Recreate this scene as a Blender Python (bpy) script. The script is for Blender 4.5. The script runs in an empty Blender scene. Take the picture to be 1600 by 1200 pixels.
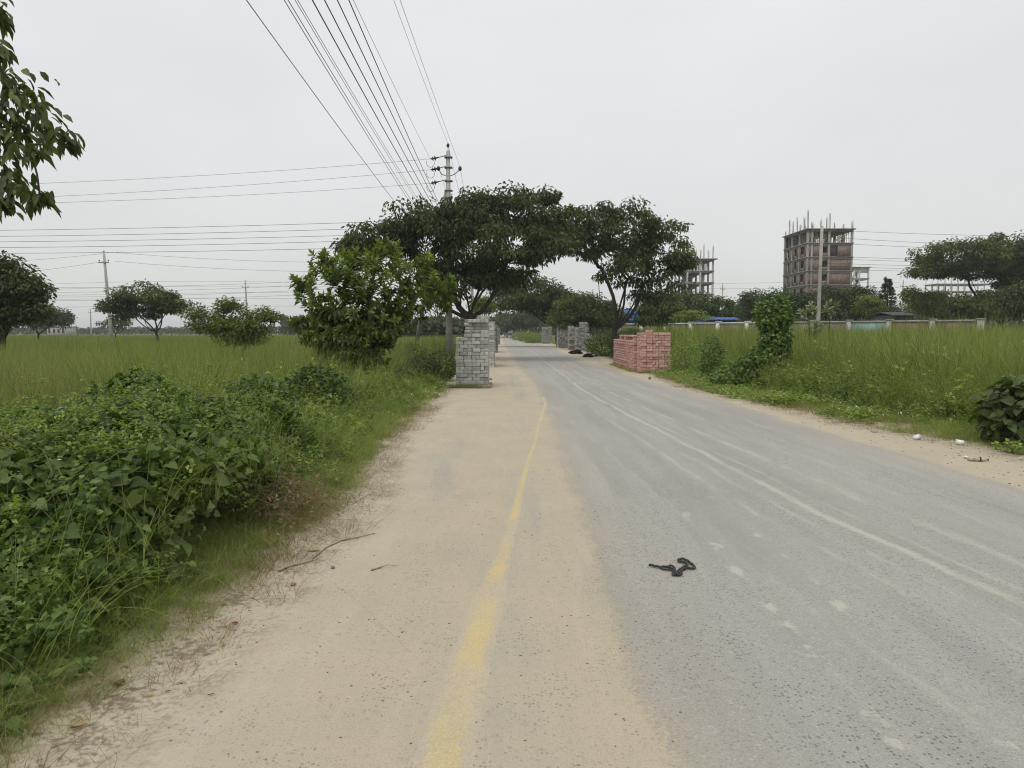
import bpy, bmesh, math
import numpy as np
from mathutils import Vector, Matrix, Euler
rng = np.random.default_rng(7)
R = math.radians
SC = bpy.context.scene
COL = SC.collection

# ------------------------------------------------------------------ camera
FPX, EYE, PITCH = 1164.0, 1.6, math.atan(82 / 1164.0)
cd = bpy.data.cameras.new('camera'); cam = bpy.data.objects.new('camera', cd); COL.objects.link(cam)
cd.sensor_width = 36.0; cd.lens = 36.0 * FPX / 1600.0; cd.clip_start = 0.05; cd.clip_end = 6000
cam.location = (0, 0, EYE); cam.rotation_euler = (R(90) - PITCH, 0, 0)
SC.camera = cam
# ------------------------------------------------------------------ world, sun, exposure
SUN_EL, SUN_AZ = R(62), R(205)          # azimuth measured from +Y clockwise
w = bpy.data.worlds.new('World'); SC.world = w; w.use_nodes = True
nt = w.node_tree; nt.nodes.clear()
_o = nt.nodes.new('ShaderNodeOutputWorld'); _b = nt.nodes.new('ShaderNodeBackground'); _b.inputs[1].default_value = 0.1
_s = nt.nodes.new('ShaderNodeTexSky'); _s.sky_type = 'NISHITA'; _s.sun_disc = False
_s.sun_elevation = SUN_EL; _s.sun_rotation = SUN_AZ; _s.dust_density = 4.0; _s.air_density = 1.0
_h = nt.nodes.new('ShaderNodeHueSaturation'); _h.inputs['Saturation'].default_value = 0.25
_tc = nt.nodes.new('ShaderNodeTexCoord'); _sx = nt.nodes.new('ShaderNodeSeparateXYZ')
_mr = nt.nodes.new('ShaderNodeMapRange'); _mr.inputs[1].default_value = 0.0; _mr.inputs[2].default_value = 0.55
_g = nt.nodes.new('ShaderNodeMix'); _g.data_type = 'RGBA'
_g.inputs[6].default_value = (6.6, 6.7, 6.45, 1); _g.inputs[7].default_value = (7.75, 8.1, 8.5, 1)
_n = nt.nodes.new('ShaderNodeTexNoise'); _n.inputs['Scale'].default_value = 2.2; _n.inputs['Detail'].default_value = 3
_mp = nt.nodes.new('ShaderNodeMapping'); _mp.inputs['Scale'].default_value = (1, 1, 2.5)
_mn = nt.nodes.new('ShaderNodeMapRange'); _mn.inputs[3].default_value = 0.955; _mn.inputs[4].default_value = 1.045
_mn.inputs[1].default_value = 0.3; _mn.inputs[2].default_value = 0.7
_mu = nt.nodes.new('ShaderNodeVectorMath'); _mu.operation = 'SCALE'
_mx = nt.nodes.new('ShaderNodeMix'); _mx.data_type = 'RGBA'; _mx.inputs[0].default_value = 0.88
L = nt.links.new
L(_s.outputs[0], _h.inputs['Color']); L(_tc.outputs['Generated'], _sx.inputs[0]); L(_sx.outputs[2], _mr.inputs[0])
L(_mr.outputs[0], _g.inputs[0]); L(_tc.outputs['Generated'], _mp.inputs[0]); L(_mp.outputs[0], _n.inputs['Vector'])
L(_n.outputs[0], _mn.inputs[0]); L(_g.outputs[2], _mu.inputs[0]); L(_mn.outputs[0], _mu.inputs['Scale'])
L(_h.outputs[0], _mx.inputs[6]); L(_mu.outputs[0], _mx.inputs[7]); L(_mx.outputs[2], _b.inputs[0]); L(_b.outputs[0], _o.inputs[0])
sd = bpy.data.lights.new('sun', 'SUN'); sun = bpy.data.objects.new('sun', sd); COL.objects.link(sun)
sd.energy = 1.1; sd.angle = R(28); sd.color = (1.0, 0.965, 0.9)
sun.rotation_euler = Vector((-math.sin(SUN_AZ) * math.cos(SUN_EL), -math.cos(SUN_AZ) * math.cos(SUN_EL), -math.sin(SUN_EL))).to_track_quat('-Z', 'Y').to_euler()
SC.view_settings.view_transform = 'Standard'; SC.view_settings.look = 'None'
SC.view_settings.exposure = 0.22; SC.view_settings.gamma = 1.0; SC.view_settings.use_curve_mapping = False
SC.render.engine = 'CYCLES'
cy = SC.cycles; cy.max_bounces = 6; cy.diffuse_bounces = 3; cy.glossy_bounces = 2; cy.transmission_bounces = 4
cy.filter_width = 1.1; cy.volume_bounces = 0; cy.use_denoising = True; cy.caustics_reflective = False; cy.caustics_refractive = False

# ------------------------------------------------------------------ pixel helpers (photograph 1600x1200)
_ca, _sa = math.cos(PITCH), math.sin(PITCH)
def ray(px, py):
    x = (px - 800) / FPX; v = -(py - 600) / FPX
    return np.array([x, _ca + v * _sa, -_sa + v * _ca])
def P(px, py, Y):
    d = ray(px, py); return np.array([0, 0, EYE]) + d * (Y / d[1])
def G(px, py, z=0.0):
    d = ray(px, py); return np.array([0, 0, EYE]) + d * ((z - EYE) / d[2])
def X(px, Y): return (px - 800) / FPX * Y
def Z(py, Y): return P(800, py, Y)[2]

# ------------------------------------------------------------------ object helpers
def tag(o, label=None, cat=None, group=None, kind=None):
    if label: o['label'] = label
    if cat: o['category'] = cat
    if group: o['group'] = group
    if kind: o['kind'] = kind
    return o
def empty(name, loc=(0, 0, 0), rz=0.0):
    o = bpy.data.objects.new(name, None); COL.objects.link(o); o.location = loc; o.rotation_euler = (0, 0, rz)
    o.empty_display_size = 0.1
    return o
def link(name, me, parent=None, loc=None):
    o = bpy.data.objects.new(name, me); COL.objects.link(o)
    if parent is not None: o.parent = parent
    if loc is not None: o.location = loc
    return o
def mesh_np(name, V, F, mat=None, attrs=None, smooth=False):
    """V (n,3); F list of (m,k) int arrays."""
    me = bpy.data.meshes.new(name)
    V = np.asarray(V, dtype=np.float32)
    if isinstance(F, np.ndarray): F = [F]
    F = [np.asarray(f, dtype=np.int32) for f in F if len(f)]
    me.vertices.add(len(V)); me.vertices.foreach_set('co', V.ravel())
    loops = np.concatenate([f.ravel() for f in F]); tot = np.concatenate([np.full(len(f), f.shape[1], np.int32) for f in F])
    st = np.concatenate([[0], np.cumsum(tot)[:-1]]).astype(np.int32)
    me.loops.add(len(loops)); me.loops.foreach_set('vertex_index', loops)
    me.polygons.add(len(tot)); me.polygons.foreach_set('loop_start', st)
    if smooth: me.polygons.foreach_set('use_smooth', np.ones(len(tot), dtype=bool))
    if attrs:
        for k, v in attrs.items():
            a = me.attributes.new(k, 'FLOAT', 'POINT'); a.data.foreach_set('value', np.asarray(v, dtype=np.float32))
    me.update(calc_edges=True); me.validate()
    if mat: me.materials.append(mat)
    return me
class MB:
    """collects boxes, tubes and lathes into one mesh"""
    def __init__(s): s.v = []; s.f = {}; s.n = 0
    def add(s, V, F):
        V = np.asarray(V, float)
        for f in F: s.f.setdefault(len(f), []).append([i + s.n for i in f])
        s.v.append(V); s.n += len(V); return s
    def box(s, a, b, M=None):
        x0, y0, z0 = a; x1, y1, z1 = b
        V = np.array([[x0,y0,z0],[x1,y0,z0],[x1,y1,z0],[x0,y1,z0],[x0,y0,z1],[x1,y0,z1],[x1,y1,z1],[x0,y1,z1]], float)
        if M is not None: V = V @ np.array(M.to_3x3()).T + np.array(M.translation)
        return s.add(V, [(0,3,2,1),(4,5,6,7),(0,1,5,4),(1,2,6,5),(2,3,7,6),(3,0,4,7)])
    def tube(s, pts, r, n=8, cap=True):
        pts = np.asarray(pts, float); m = len(pts); r = np.broadcast_to(np.asarray(r, float), (m,))
        t = np.gradient(pts, axis=0); t /= np.linalg.norm(t, axis=1)[:, None] + 1e-12
        up = np.array([0, 0, 1.0]) if abs(t[0][2]) < 0.9 else np.array([1.0, 0, 0])
        V = []; u = up - t[0] * up.dot(t[0]); u /= np.linalg.norm(u)
        for i in range(m):
            u = u - t[i] * u.dot(t[i]); u /= np.linalg.norm(u) + 1e-12; v = np.cross(t[i], u)
            for k in range(n):
                a = 2 * math.pi * k / n; V.append(pts[i] + r[i] * (math.cos(a) * u + math.sin(a) * v))
        F = [(i*n+k, i*n+(k+1) % n, (i+1)*n+(k+1) % n, (i+1)*n+k) for i in range(m-1) for k in range(n)]
        if cap: F += [tuple(range(n-1, -1, -1)), tuple((m-1)*n+k for k in range(n))]
        return s.add(V, F)
    def mesh(s, name, mat, smooth=False):
        return mesh_np(name, np.concatenate(s.v), [np.array(f) for f in s.f.values()], mat, smooth=smooth)
    def build(s, name, mat, parent=None, loc=None, smooth=False): return link(name, s.mesh(name, mat, smooth), parent, loc)

# ------------------------------------------------------------------ node material helpers
class NM:
    def __init__(s, name, rough=0.8):
        s.m = bpy.data.materials.new(name); s.m.use_nodes = True; s.t = s.m.node_tree; s.t.nodes.clear()
        s.out = s.n('ShaderNodeOutputMaterial'); s.p = s.n('ShaderNodeBsdfPrincipled'); s.l(s.p.outputs[0], s.out.inputs[0])
        s.p.inputs['Roughness'].default_value = rough; s.p.inputs['Specular IOR Level'].default_value = 0.25
    def n(s, t): return s.t.nodes.new(t)
    def l(s, a, b): s.t.links.new(a, b)
    def put(s, sock, v):
        if hasattr(v, 'is_output'): s.l(v, sock)
        elif isinstance(v, (tuple, list)) and len(v) == 3 and sock.type == 'RGBA': sock.default_value = (*v, 1)
        else: sock.default_value = v
    def pos(s): return s.n('ShaderNodeNewGeometry').outputs['Position']
    def obj(s): return s.n('ShaderNodeTexCoord').outputs['Object']
    def rnd(s): return s.n('ShaderNodeObjectInfo').outputs['Random']
    def map(s, v, scale=(1, 1, 1), loc=(0, 0, 0)):
        a = s.n('ShaderNodeMapping'); s.l(v, a.inputs[0]); a.inputs['Scale'].default_value = scale; a.inputs['Location'].default_value = loc; return a.outputs[0]
    def attr(s, k): a = s.n('ShaderNodeAttribute'); a.attribute_name = k; return a.outputs['Fac']
    def noise(s, scale, v=None, detail=3, rough=0.55, w=None):
        a = s.n('ShaderNodeTexNoise'); a.inputs['Scale'].default_value = scale; a.inputs['Detail'].default_value = detail; a.inputs['Roughness'].default_value = rough
        s.l(v if v is not None else s.pos(), a.inputs['Vector']); return a.outputs[0]
    def vor(s, scale, v=None, feature='F1', out=0):
        a = s.n('ShaderNodeTexVoronoi'); a.inputs['Scale'].default_value = scale; a.feature = feature
        s.l(v if v is not None else s.pos(), a.inputs['Vector']); return a.outputs[out]
    def m_(s, op, a, b=0.0, c=None):
        n = s.n('ShaderNodeMath'); n.operation = op; s.put(n.inputs[0], a); s.put(n.inputs[1], b)
        if c is not None: s.put(n.inputs[2], c)
        return n.outputs[0]
    def ramp(s, x, a, b, lo=0.0, hi=1.0, smooth=True):
        n = s.n('ShaderNodeMapRange'); n.interpolation_type = 'SMOOTHSTEP' if smooth else 'LINEAR'
        s.put(n.inputs[0], x); n.inputs[1].default_value = a; n.inputs[2].default_value = b; n.inputs[3].default_value = lo; n.inputs[4].default_value = hi
        return n.outputs[0]
    def mix(s, f, a, b, mode='MIX'):
        n = s.n('ShaderNodeMix'); n.data_type = 'RGBA'; n.blend_type = mode; s.put(n.inputs[0], f); s.put(n.inputs[6], a); s.put(n.inputs[7], b); return n.outputs[2]
    def val(s, c, f):   # scale colour by factor
        n = s.n('ShaderNodeVectorMath'); n.operation = 'SCALE'
        if hasattr(c, 'is_output'): s.l(c, n.inputs[0])
        else: n.inputs[0].default_value = c[:3]
        s.put(n.inputs['Scale'], f); return n.outputs[0]
    def bump(s, h, strength=0.5, dist=0.01):
        b = s.n('ShaderNodeBump'); b.inputs['Strength'].default_value = strength; b.inputs['Distance'].default_value = dist
        s.l(h, b.inputs['Height']); s.l(b.outputs[0], s.p.inputs['Normal'])
    def base(s, c): s.put(s.p.inputs['Base Color'], c)

def leafmat(name, a, b, trans=0.3, rough=0.5, spec=0.35, var=0.22):
    k = NM(name, rough); k.p.inputs['Specular IOR Level'].default_value = spec
    c = k.mix(k.attr('tint'), a, b)
    c = k.val(c, k.ramp(k.rnd(), 0, 1, 1 - var, 1 + var, False))
    k.base(c)
    tr = k.n('ShaderNodeBsdfTranslucent'); k.l(k.mix(1.0, c, (1.05, 1.25, 0.55), 'MULTIPLY'), tr.inputs[0])
    ms = k.n('ShaderNodeMixShader'); ms.inputs[0].default_value = trans
    k.l(k.p.outputs[0], ms.inputs[1]); k.l(tr.outputs[0], ms.inputs[2]); k.l(ms.outputs[0], k.out.inputs[0])
    return k.m
def flat(name, c, rough=0.7, nscale=0, amt=0.2, spec=0.25, bump=0.0, rnd=0.0):
    k = NM(name, rough); k.p.inputs['Specular IOR Level'].default_value = spec
    col = c
    if nscale:
        n = k.noise(nscale, k.obj(), 4); col = k.val(c, k.ramp(n, 0.3, 0.7, 1 - amt, 1 + amt))
        if bump: k.bump(n, bump, 0.01)
    if rnd: col = k.val(col, k.ramp(k.rnd(), 0, 1, 1 - rnd, 1 + rnd, False))
    k.base(col); return k.m

# ------------------------------------------------------------------ layout curves (metres from the camera)
def itp(xs, ys):
    xs = np.array(xs, float); ys = np.array(ys, float)
    return lambda y: np.interp(y, xs, ys)
f_right = itp([0, 5, 7.5, 11, 16.5, 24, 40, 71, 133, 260, 900], [5.3, 5.2, 5.1, 4.95, 4.85, 4.35, 3.85, 3.9, 3.4, 1.9, -6])
f_sand  = itp([0, 5, 15, 23, 36, 55, 75, 133, 260, 900], [.58, .64, .72, .68, .25, -.15, -.6, -1.7, -3.0, -10])
f_yel   = itp([0, 2.7, 16.5, 20, 22, 36, 60, 133], [-.44, -.25, .74, .78, .72, .25, -.2, -1.7])
f_lgr   = itp([0, 3, 5, 7, 11, 18, 22, 40, 75, 133, 260, 900], [-1.8, -1.75, -1.58, -1.5, -1.8, -1.7, -1.75, -1.9, -1.9, -2.6, -4.2, -12])
f_rgr   = itp([0, 5, 9.7, 12.7, 15.6, 17.6, 21.4, 27, 30, 36, 45, 80, 133, 260, 900], [7.1, 7.0, 6.7, 6.0, 5.75, 5.45, 5.2, 5.4, 5.0, 4.6, 5.2, 4.9, 4.2, 2.8, -5])
f_trk   = itp([0, 2.7, 4.3, 6.6, 13, 20, 40, 69, 133], [3.3, 3.2, 2.97, 2.7, 2.3, 1.95, 1.75, 1.5, .8])
def sstep(a, b, x): t = np.clip((x - a) / (b - a), 0, 1); return t * t * (3 - 2 * t)
def wav(x, y, s=1.0):
    return (np.sin(1.7*s*x+0.9*s*y)+np.sin(-1.1*s*x+2.3*s*y+1.3)+np.sin(3.9*s*x-2.7*s*y+.4)*.5+np.sin(5.1*s*y+2.2*s*x)*.4)/2.9
def gz(x, y):
    x = np.asarray(x, float); y = np.asarray(y, float)
    e = np.maximum(f_lgr(y) - x, x - f_rgr(y))
    n = wav(x, y, 2.3) * .018 + wav(x, y, .6) * .03
    z = -0.02 + sstep(-.15, .45, e + wav(x, y, 1.4) * .12) * (.06 + n) - sstep(1.2, 7, e) * .30
    return z

# ------------------------------------------------------------------ surface materials
def sand_colour(k):
    n1 = k.noise(1.3, None, 4); n2 = k.noise(120, None, 3, .65); n3 = k.noise(9, k.map(k.pos(), (1, .12, 1)), 4, .65)
    c = k.mix(k.ramp(n1, .3, .7), (.465, .39, .278), (.42, .362, .27))
    c = k.mix(k.m_('MULTIPLY', k.ramp(n3, .45, .75), .5), c, (.50, .42, .30))
    c = k.mix(k.m_('MULTIPLY', k.ramp(k.noise(26, None, 6, .8), .53, .68), .42), c, (.25, .215, .165))
    return k.val(c, k.ramp(n2, .3, .7, .88, 1.10)), n2, n3
def ground_mat():
    k = NM('ground_soil', .95)
    sc, n2, n3 = sand_colour(k); e = k.attr('edge')
    litter = k.ramp(k.noise(26, None, 5, .75), .52, .66)
    sc = k.mix(k.m_('MULTIPLY', litter, k.ramp(e, -.5, .15)), sc, (.15, .11, .07))
    soil = k.mix(k.ramp(k.noise(5, None, 5, .7), .35, .65), (.085, .075, .04), (.13, .125, .055))
    far = k.mix(k.ramp(k.noise(.09, None, 5, .7), .35, .65), (.115, .135, .045), (.165, .16, .065))
    m = k.ramp(k.m_('ADD', e, k.m_('MULTIPLY', k.m_('SUBTRACT', k.noise(3.2, None, 5, .7), .5), 1.1)), .15, .95)
    c = k.mix(m, sc, soil); c = k.mix(k.ramp(e, 3, 9), c, far); k.base(c)
    k.bump(k.m_('ADD', n2, k.m_('MULTIPLY', k.noise(12, None, 5, .7), 2.0)), .7, .012); return k.m
def road_mat():
    k = NM('dusty_asphalt_and_sand', .9)
    sc, n2, n3 = sand_colour(k); x = k.n('ShaderNodeSeparateXYZ'); k.l(k.pos(), x.inputs[0]); px, py = x.outputs[0], x.outputs[1]
    st = k.noise(2.6, k.map(k.pos(), (1, .07, 1)), 5, .6)              # streaks along the road
    asp = k.mix(k.ramp(st, .3, .7), (.295, .278, .246), (.35, .33, .292))
    asp = k.mix(k.ramp(k.noise(.5, None, 3), .4, .7, 0, .35), asp, (.37, .34, .29))
    fine = k.noise(170, None, 4, .75); asp = k.val(asp, k.ramp(fine, .3, .7, .74, 1.24))
    vn = k.n('ShaderNodeTexVoronoi'); vn.inputs['Scale'].default_value = 52; vn.inputs['Randomness'].default_value = 1
    k.l(k.map(k.pos(), (1, 1, 1)), vn.inputs['Vector'])
    sep = k.n('ShaderNodeSeparateColor'); k.l(vn.outputs['Color'], sep.inputs[0])
    chip = k.m_('MULTIPLY', k.ramp(vn.outputs['Distance'], .42, .3), k.ramp(sep.outputs[0], .60, .66))
    patch = k.ramp(k.noise(1.4, k.map(k.pos(), (1, .45, 1)), 4), .38, .62, .25, 1)
    asp = k.mix(k.m_('MULTIPLY', k.m_('MULTIPLY', chip, patch), .85), asp, (.115, .115, .115))
    pale = k.m_('MULTIPLY', k.ramp(vn.outputs['Distance'], .4, .3), k.ramp(sep.outputs[1], .86, .9))
    asp = k.mix(k.m_('MULTIPLY', pale, .5), asp, (.48, .46, .42))
    trk = k.attr('track')
    # pale dust streaks that vehicles have drawn along the road
    tot = None
    for off, wd, amp, fr, thr in ((0, .075, .62, .5, .26), (.2, .05, .4, .5, .36), (.62, .10, .5, .4, .36), (-.55, .07, .42, .35, .38), (1.2, .2, .3, .3, .42), (-.28, .05, .42, .8, .40), (1.9, .2, .28, .3, .42), (-1.25, .06, .35, .3, .42), (-1.6, .18, .25, .3, .42)):
        wob = k.m_('MULTIPLY', k.m_('SUBTRACT', k.noise(.35 + fr * .2, k.map(k.pos(), (.25, 1, 1), (off * 7, 0, 0)), 2), .5), .22)
        wob = k.m_('ADD', wob, k.m_('MULTIPLY', k.m_('SUBTRACT', k.noise(14, None, 4, .8), .5), .16)); dd = k.m_('ABSOLUTE', k.m_('ADD', k.m_('SUBTRACT', trk, off), wob))
        s_ = k.m_('MULTIPLY', k.ramp(dd, wd, 0), k.m_('MULTIPLY', k.ramp(k.noise(2.2, k.map(k.pos(), (2.5, .35, 1), (off, off * 9, 0)), 4, .7), thr, thr + .3), amp))
        tot = s_ if tot is None else k.m_('MAXIMUM', tot, s_)
    for x0, wd, sc_, thr in ((1.5, .06, 4.6, .50), (1.92, .07, 3.0, .56)):   # dotted spills
        wob = k.m_('MULTIPLY', k.m_('SUBTRACT', k.noise(.9, k.map(k.pos(), (.1, 1, 1), (x0, 0, 0)), 2), .5), .22)
        wob = k.m_('ADD', wob, k.m_('MULTIPLY', k.m_('SUBTRACT', k.noise(30, None, 4, .8), .5), .10)); dd = k.m_('ABSOLUTE', k.m_('ADD', k.m_('SUBTRACT', px, x0), wob))
        s_ = k.m_('MULTIPLY', k.ramp(dd, wd, .015), k.ramp(k.noise(sc_, k.map(k.pos(), (1, 1, 1), (x0 * 5, 0, 0)), 5, .7), thr, thr + .1, 0, .62))
        tot = k.m_('MAXIMUM', tot, k.m_('MULTIPLY', s_, k.ramp(py, 9, 5)))
    asp = k.mix(tot, asp, (.52, .47, .39))
    # sand blown over both edges
    nb = k.m_('MULTIPLY', k.m_('SUBTRACT', k.noise(2.0, k.map(k.pos(), (1, .35, 1)), 5, .65), .5), .55)
    nb2 = k.m_('MULTIPLY', k.m_('SUBTRACT', k.noise(55, None, 4, .8), .5), .6)
    sb = k.m_('ADD', k.m_('ADD', k.attr('sandb'), nb), nb2)
    sand_l = k.ramp(sb, .09, -.08)
    dust_l = k.ramp(sb, .8, -.1, 0, .26)
    rb = k.m_('ADD', k.m_('ADD', k.attr('rightb'), k.m_('MULTIPLY', nb, .7)), nb2)
    sand_r = k.ramp(rb, .10, -.12); sand_r = k.m_('MAXIMUM', sand_r, k.ramp(rb, .7, 0, 0, .22))
    sand = k.m_('MAXIMUM', k.m_('MAXIMUM', sand_l, dust_l), sand_r)
    # where traffic has worn the sand thin the grey shows through
    thin = k.m_('MULTIPLY', k.ramp(k.noise(1.1, k.map(k.pos(), (1.2, .16, 1), (3, 0, 0)), 4, .6), .5, .72), k.m_('MULTIPLY', k.ramp(k.attr('leftg'), .4, .9, 0, .75), k.ramp(k.attr('sandb'), .2, -.1)))
    sand = k.m_('MULTIPLY', sand, k.m_('SUBTRACT', 1.0, thin))
    # damp, litter-strewn rim by the grass
    lit = k.m_('MULTIPLY', k.ramp(k.m_('ADD', k.m_('MULTIPLY', k.noise(30, None, 5, .75), .6), k.m_('MULTIPLY', k.noise(4, None, 5, .7), .4)), .49, .58), k.m_('MAXIMUM', k.ramp(k.attr('leftg'), .6, 0, 0, .8), k.ramp(k.attr('rightg'), .85, .1, 0, .85)))
    sc = k.mix(k.m_('MULTIPLY', k.ramp(k.attr('leftg'), 1.1, .2, 0, .6), k.ramp(k.noise(2.2, k.map(k.pos(), (1, .5, 1)), 4, .6), .35, .6)), sc, (.52, .455, .345))
    sc = k.mix(lit, sc, (.14, .105, .07))
    peb = k.m_('MULTIPLY', chip, k.ramp(k.noise(2.5, None, 4), .42, .65, .12, .7)); sc = k.mix(peb, sc, (.22, .19, .15))
    k.base(k.mix(sand, asp, sc))
    h = k.m_('ADD', k.m_('MULTIPLY', vn.outputs['Distance'], k.m_('SUBTRACT', 1.0, sand)), k.m_('MULTIPLY', k.m_('ADD', n2, k.m_('MULTIPLY', n3, 1.6)), sand))
    k.bump(k.m_('ADD', h, k.m_('MULTIPLY', fine, .5)), .6, .006); return k.m
def yellow_mat():
    k = NM('worn_yellow_road_paint', .85); sc, n2, n3 = sand_colour(k)
    f = k.ramp(k.m_('ADD', k.attr('across'), k.m_('MULTIPLY', k.m_('SUBTRACT', k.noise(16, None, 5, .75), .5), 1.15)), .28, .62)
    f = k.m_('MULTIPLY', f, k.ramp(k.noise(1.6, k.map(k.pos(), (1, .6, 1)), 4), .36, .6, .05, .72))
    k.base(k.mix(f, sc, k.val((.56, .43, .19), k.ramp(n2, .3, .7, .88, 1.1)))); k.bump(n2, .4, .005); return k.m

# ------------------------------------------------------------------ ground, road, marking
def grid_mesh(name, xs, ys, zf, mat, attrs, xmap=None):
    Xg, Yg = np.meshgrid(xs, ys)
    if xmap is not None: Xg = xmap(Xg, Yg)
    V = np.stack([Xg.ravel(), Yg.ravel(), zf(Xg, Yg).ravel()], 1); nx, ny = len(xs), len(ys)
    i = (np.arange(ny - 1)[:, None] * nx + np.arange(nx - 1)[None, :]).ravel()
    F = np.stack([i, i + 1, i + nx + 1, i + nx], 1)
    return mesh_np(name, V, F, mat, {k: f(Xg, Yg).ravel() for k, f in attrs.items()}, smooth=True)
xs = np.unique(np.concatenate([-np.geomspace(12, 1500, 26), np.arange(-12, 14.01, .25), np.geomspace(14, 1500, 26)]))
ys = np.unique(np.concatenate([np.linspace(-40, 0, 14), np.arange(0, 26, .25), np.geomspace(26, 3000, 70)]))
g = link('ground', grid_mesh('ground', xs, ys, gz, ground_mat(), {'edge': lambda x, y: np.maximum(f_lgr(y) - x, x - f_rgr(y))}))
tag(g, 'flat ground of soil and rough grass on both sides of road', 'ground', kind='structure')
ys = np.unique(np.concatenate([np.linspace(-40, 0, 14), np.arange(0, 30, .5), np.geomspace(30, 900, 60)]))
us = np.linspace(0, 1, 41)
rmap = lambda u, y: (f_lgr(y) - .35) * (1 - u) + (f_rgr(y) + .3) * u
road = link('road', grid_mesh('road', us, ys, lambda x, y: 0.008 + .012 * wav(x * .6, y * .2) * 0, road_mat(), {
    'sandb': lambda x, y: x - f_sand(y), 'rightb': lambda x, y: f_right(y) - x, 'track': lambda x, y: x - f_trk(y),
    'leftg': lambda x, y: x - f_lgr(y), 'rightg': lambda x, y: f_rgr(y) - x}, rmap))
tag(road, 'dusty grey asphalt road with sand spread over its near side', 'road', kind='structure')
ys = np.arange(2.0, 18, .06); nn = 9
wy = np.interp(ys, [2, 3.2, 4.3, 5.3, 7, 9, 15, 17, 19, 21], [.088, .080, .072, .042, .032, .026, .024, .03, .025, .02])
cx = f_yel(ys) + .008 * np.sin(ys * 1.3) + rng.normal(0, .004, len(ys))
Xy = cx[:, None] + wy[:, None] * np.linspace(-1.5, 1.5, nn)[None, :]; Yy = np.repeat(ys[:, None], nn, 1)
Zy = np.repeat((.0065 + .006 * np.minimum(1, 2.2 * (1 - np.abs(np.linspace(-1, 1, nn)))))[None, :], len(ys), 0)
V = np.stack([Xy.ravel(), Yy.ravel(), Zy.ravel()], 1)
i = (np.arange(len(ys) - 1)[:, None] * nn + np.arange(nn - 1)[None, :]).ravel()
ac = np.repeat((1 - np.abs(np.linspace(-1, 1, nn)))[None, :], len(ys), 0).ravel()
mk = link('road_marking', mesh_np('road_marking', V, np.stack([i, i + 1, i + nn + 1, i + nn], 1), yellow_mat(), {'across': ac}))
tag(mk, 'worn yellow edge line showing through the sand', 'road marking', kind='structure')

# ------------------------------------------------------------------ foliage building blocks
def unit(v): return v / (np.linalg.norm(v, axis=-1, keepdims=True) + 1e-9)
LEAF = {  # outline in (along, across, lift); faces
    'diamond': (np.array([[0, 0, 0], [.45, .5, .10], [1, 0, -.12], [.45, -.5, .10]]), [np.array([[0, 1, 2], [0, 2, 3]])]),
    'long': (np.array([[0, 0, 0], [.3, .42, .10], [.65, .42, .04], [1, 0, -.2], [.65, -.42, .04], [.3, -.42, .10], [.4, 0, 0]]), [np.array([[0, 6, 1], [0, 5, 6], [6, 3, 2], [6, 4, 3], [1, 6, 2], [6, 5, 4]])]),
    'heart': (np.array([[0, 0, 0], [-.16, .3, .05], [.12, .55, .09], [.55, .36, .02], [1, 0, -.16], [.55, -.36, .02], [.12, -.55, .09], [-.16, -.3, .05]]), [np.array([[0, 2, 1], [0, 3, 2], [0, 4, 3], [0, 5, 4], [0, 6, 5], [0, 7, 6]])]),
}
def leaf_frames(d, up):
    d = unit(d); s = unit(np.cross(up, d)); n = np.cross(d, s); return d, s, n
def leaves(name, pos, d, up, ln, wd, tint, mat, kind='diamond'):
    o, F = LEAF[kind]; n = len(pos); m = len(o); d, s, nn = leaf_frames(d, up)
    ln = np.broadcast_to(ln, (n,)); wd = np.broadcast_to(wd, (n,))
    V = pos[:, None, :] + d[:, None, :] * (o[None, :, 0:1] * ln[:, None, None]) + s[:, None, :] * (o[None, :, 1:2] * wd[:, None, None]) + nn[:, None, :] * (o[None, :, 2:3] * ln[:, None, None])
    Fs = [(f[None] + (np.arange(n) * m)[:, None, None]).reshape(-1, f.shape[1]) for f in F]
    return mesh_np(name, V.reshape(-1, 3), Fs, mat, {'tint': np.repeat(tint, m)})
_leafmesh = {}
def leaf_parts(parent, pos, d, up, ln, wd, tint, mat, kind, name='leaf'):
    """single leaves as objects that share a few meshes (one per tint step)"""
    d, s, nn = leaf_frames(d, up); base = np.array(parent.location)
    for i in range(len(pos)):
        q = int(min(4, max(0, tint[i] * 5))); key = (mat.name, kind, q)
        if key not in _leafmesh:
            o, F = LEAF[kind]; o = o.copy(); o[:, 1] *= 1.0
            _leafmesh[key] = mesh_np('leaf', o, F, mat, {'tint': np.full(len(o), (q + .5) / 5)})
        o = bpy.data.objects.new(name, _leafmesh[key]); COL.objects.link(o); o.parent = parent
        M = np.eye(4); M[:3, 0] = d[i] * ln[i]; M[:3, 1] = s[i] * wd[i]; M[:3, 2] = nn[i] * ln[i]; M[:3, 3] = pos[i] - base
        o.matrix_basis = Matrix(M.tolist())
def rdir(n, zb=0.0, zs=1.0):
    v = rng.normal(size=(n, 3)); v[:, 2] = v[:, 2] * zs + zb; return unit(v)
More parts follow.
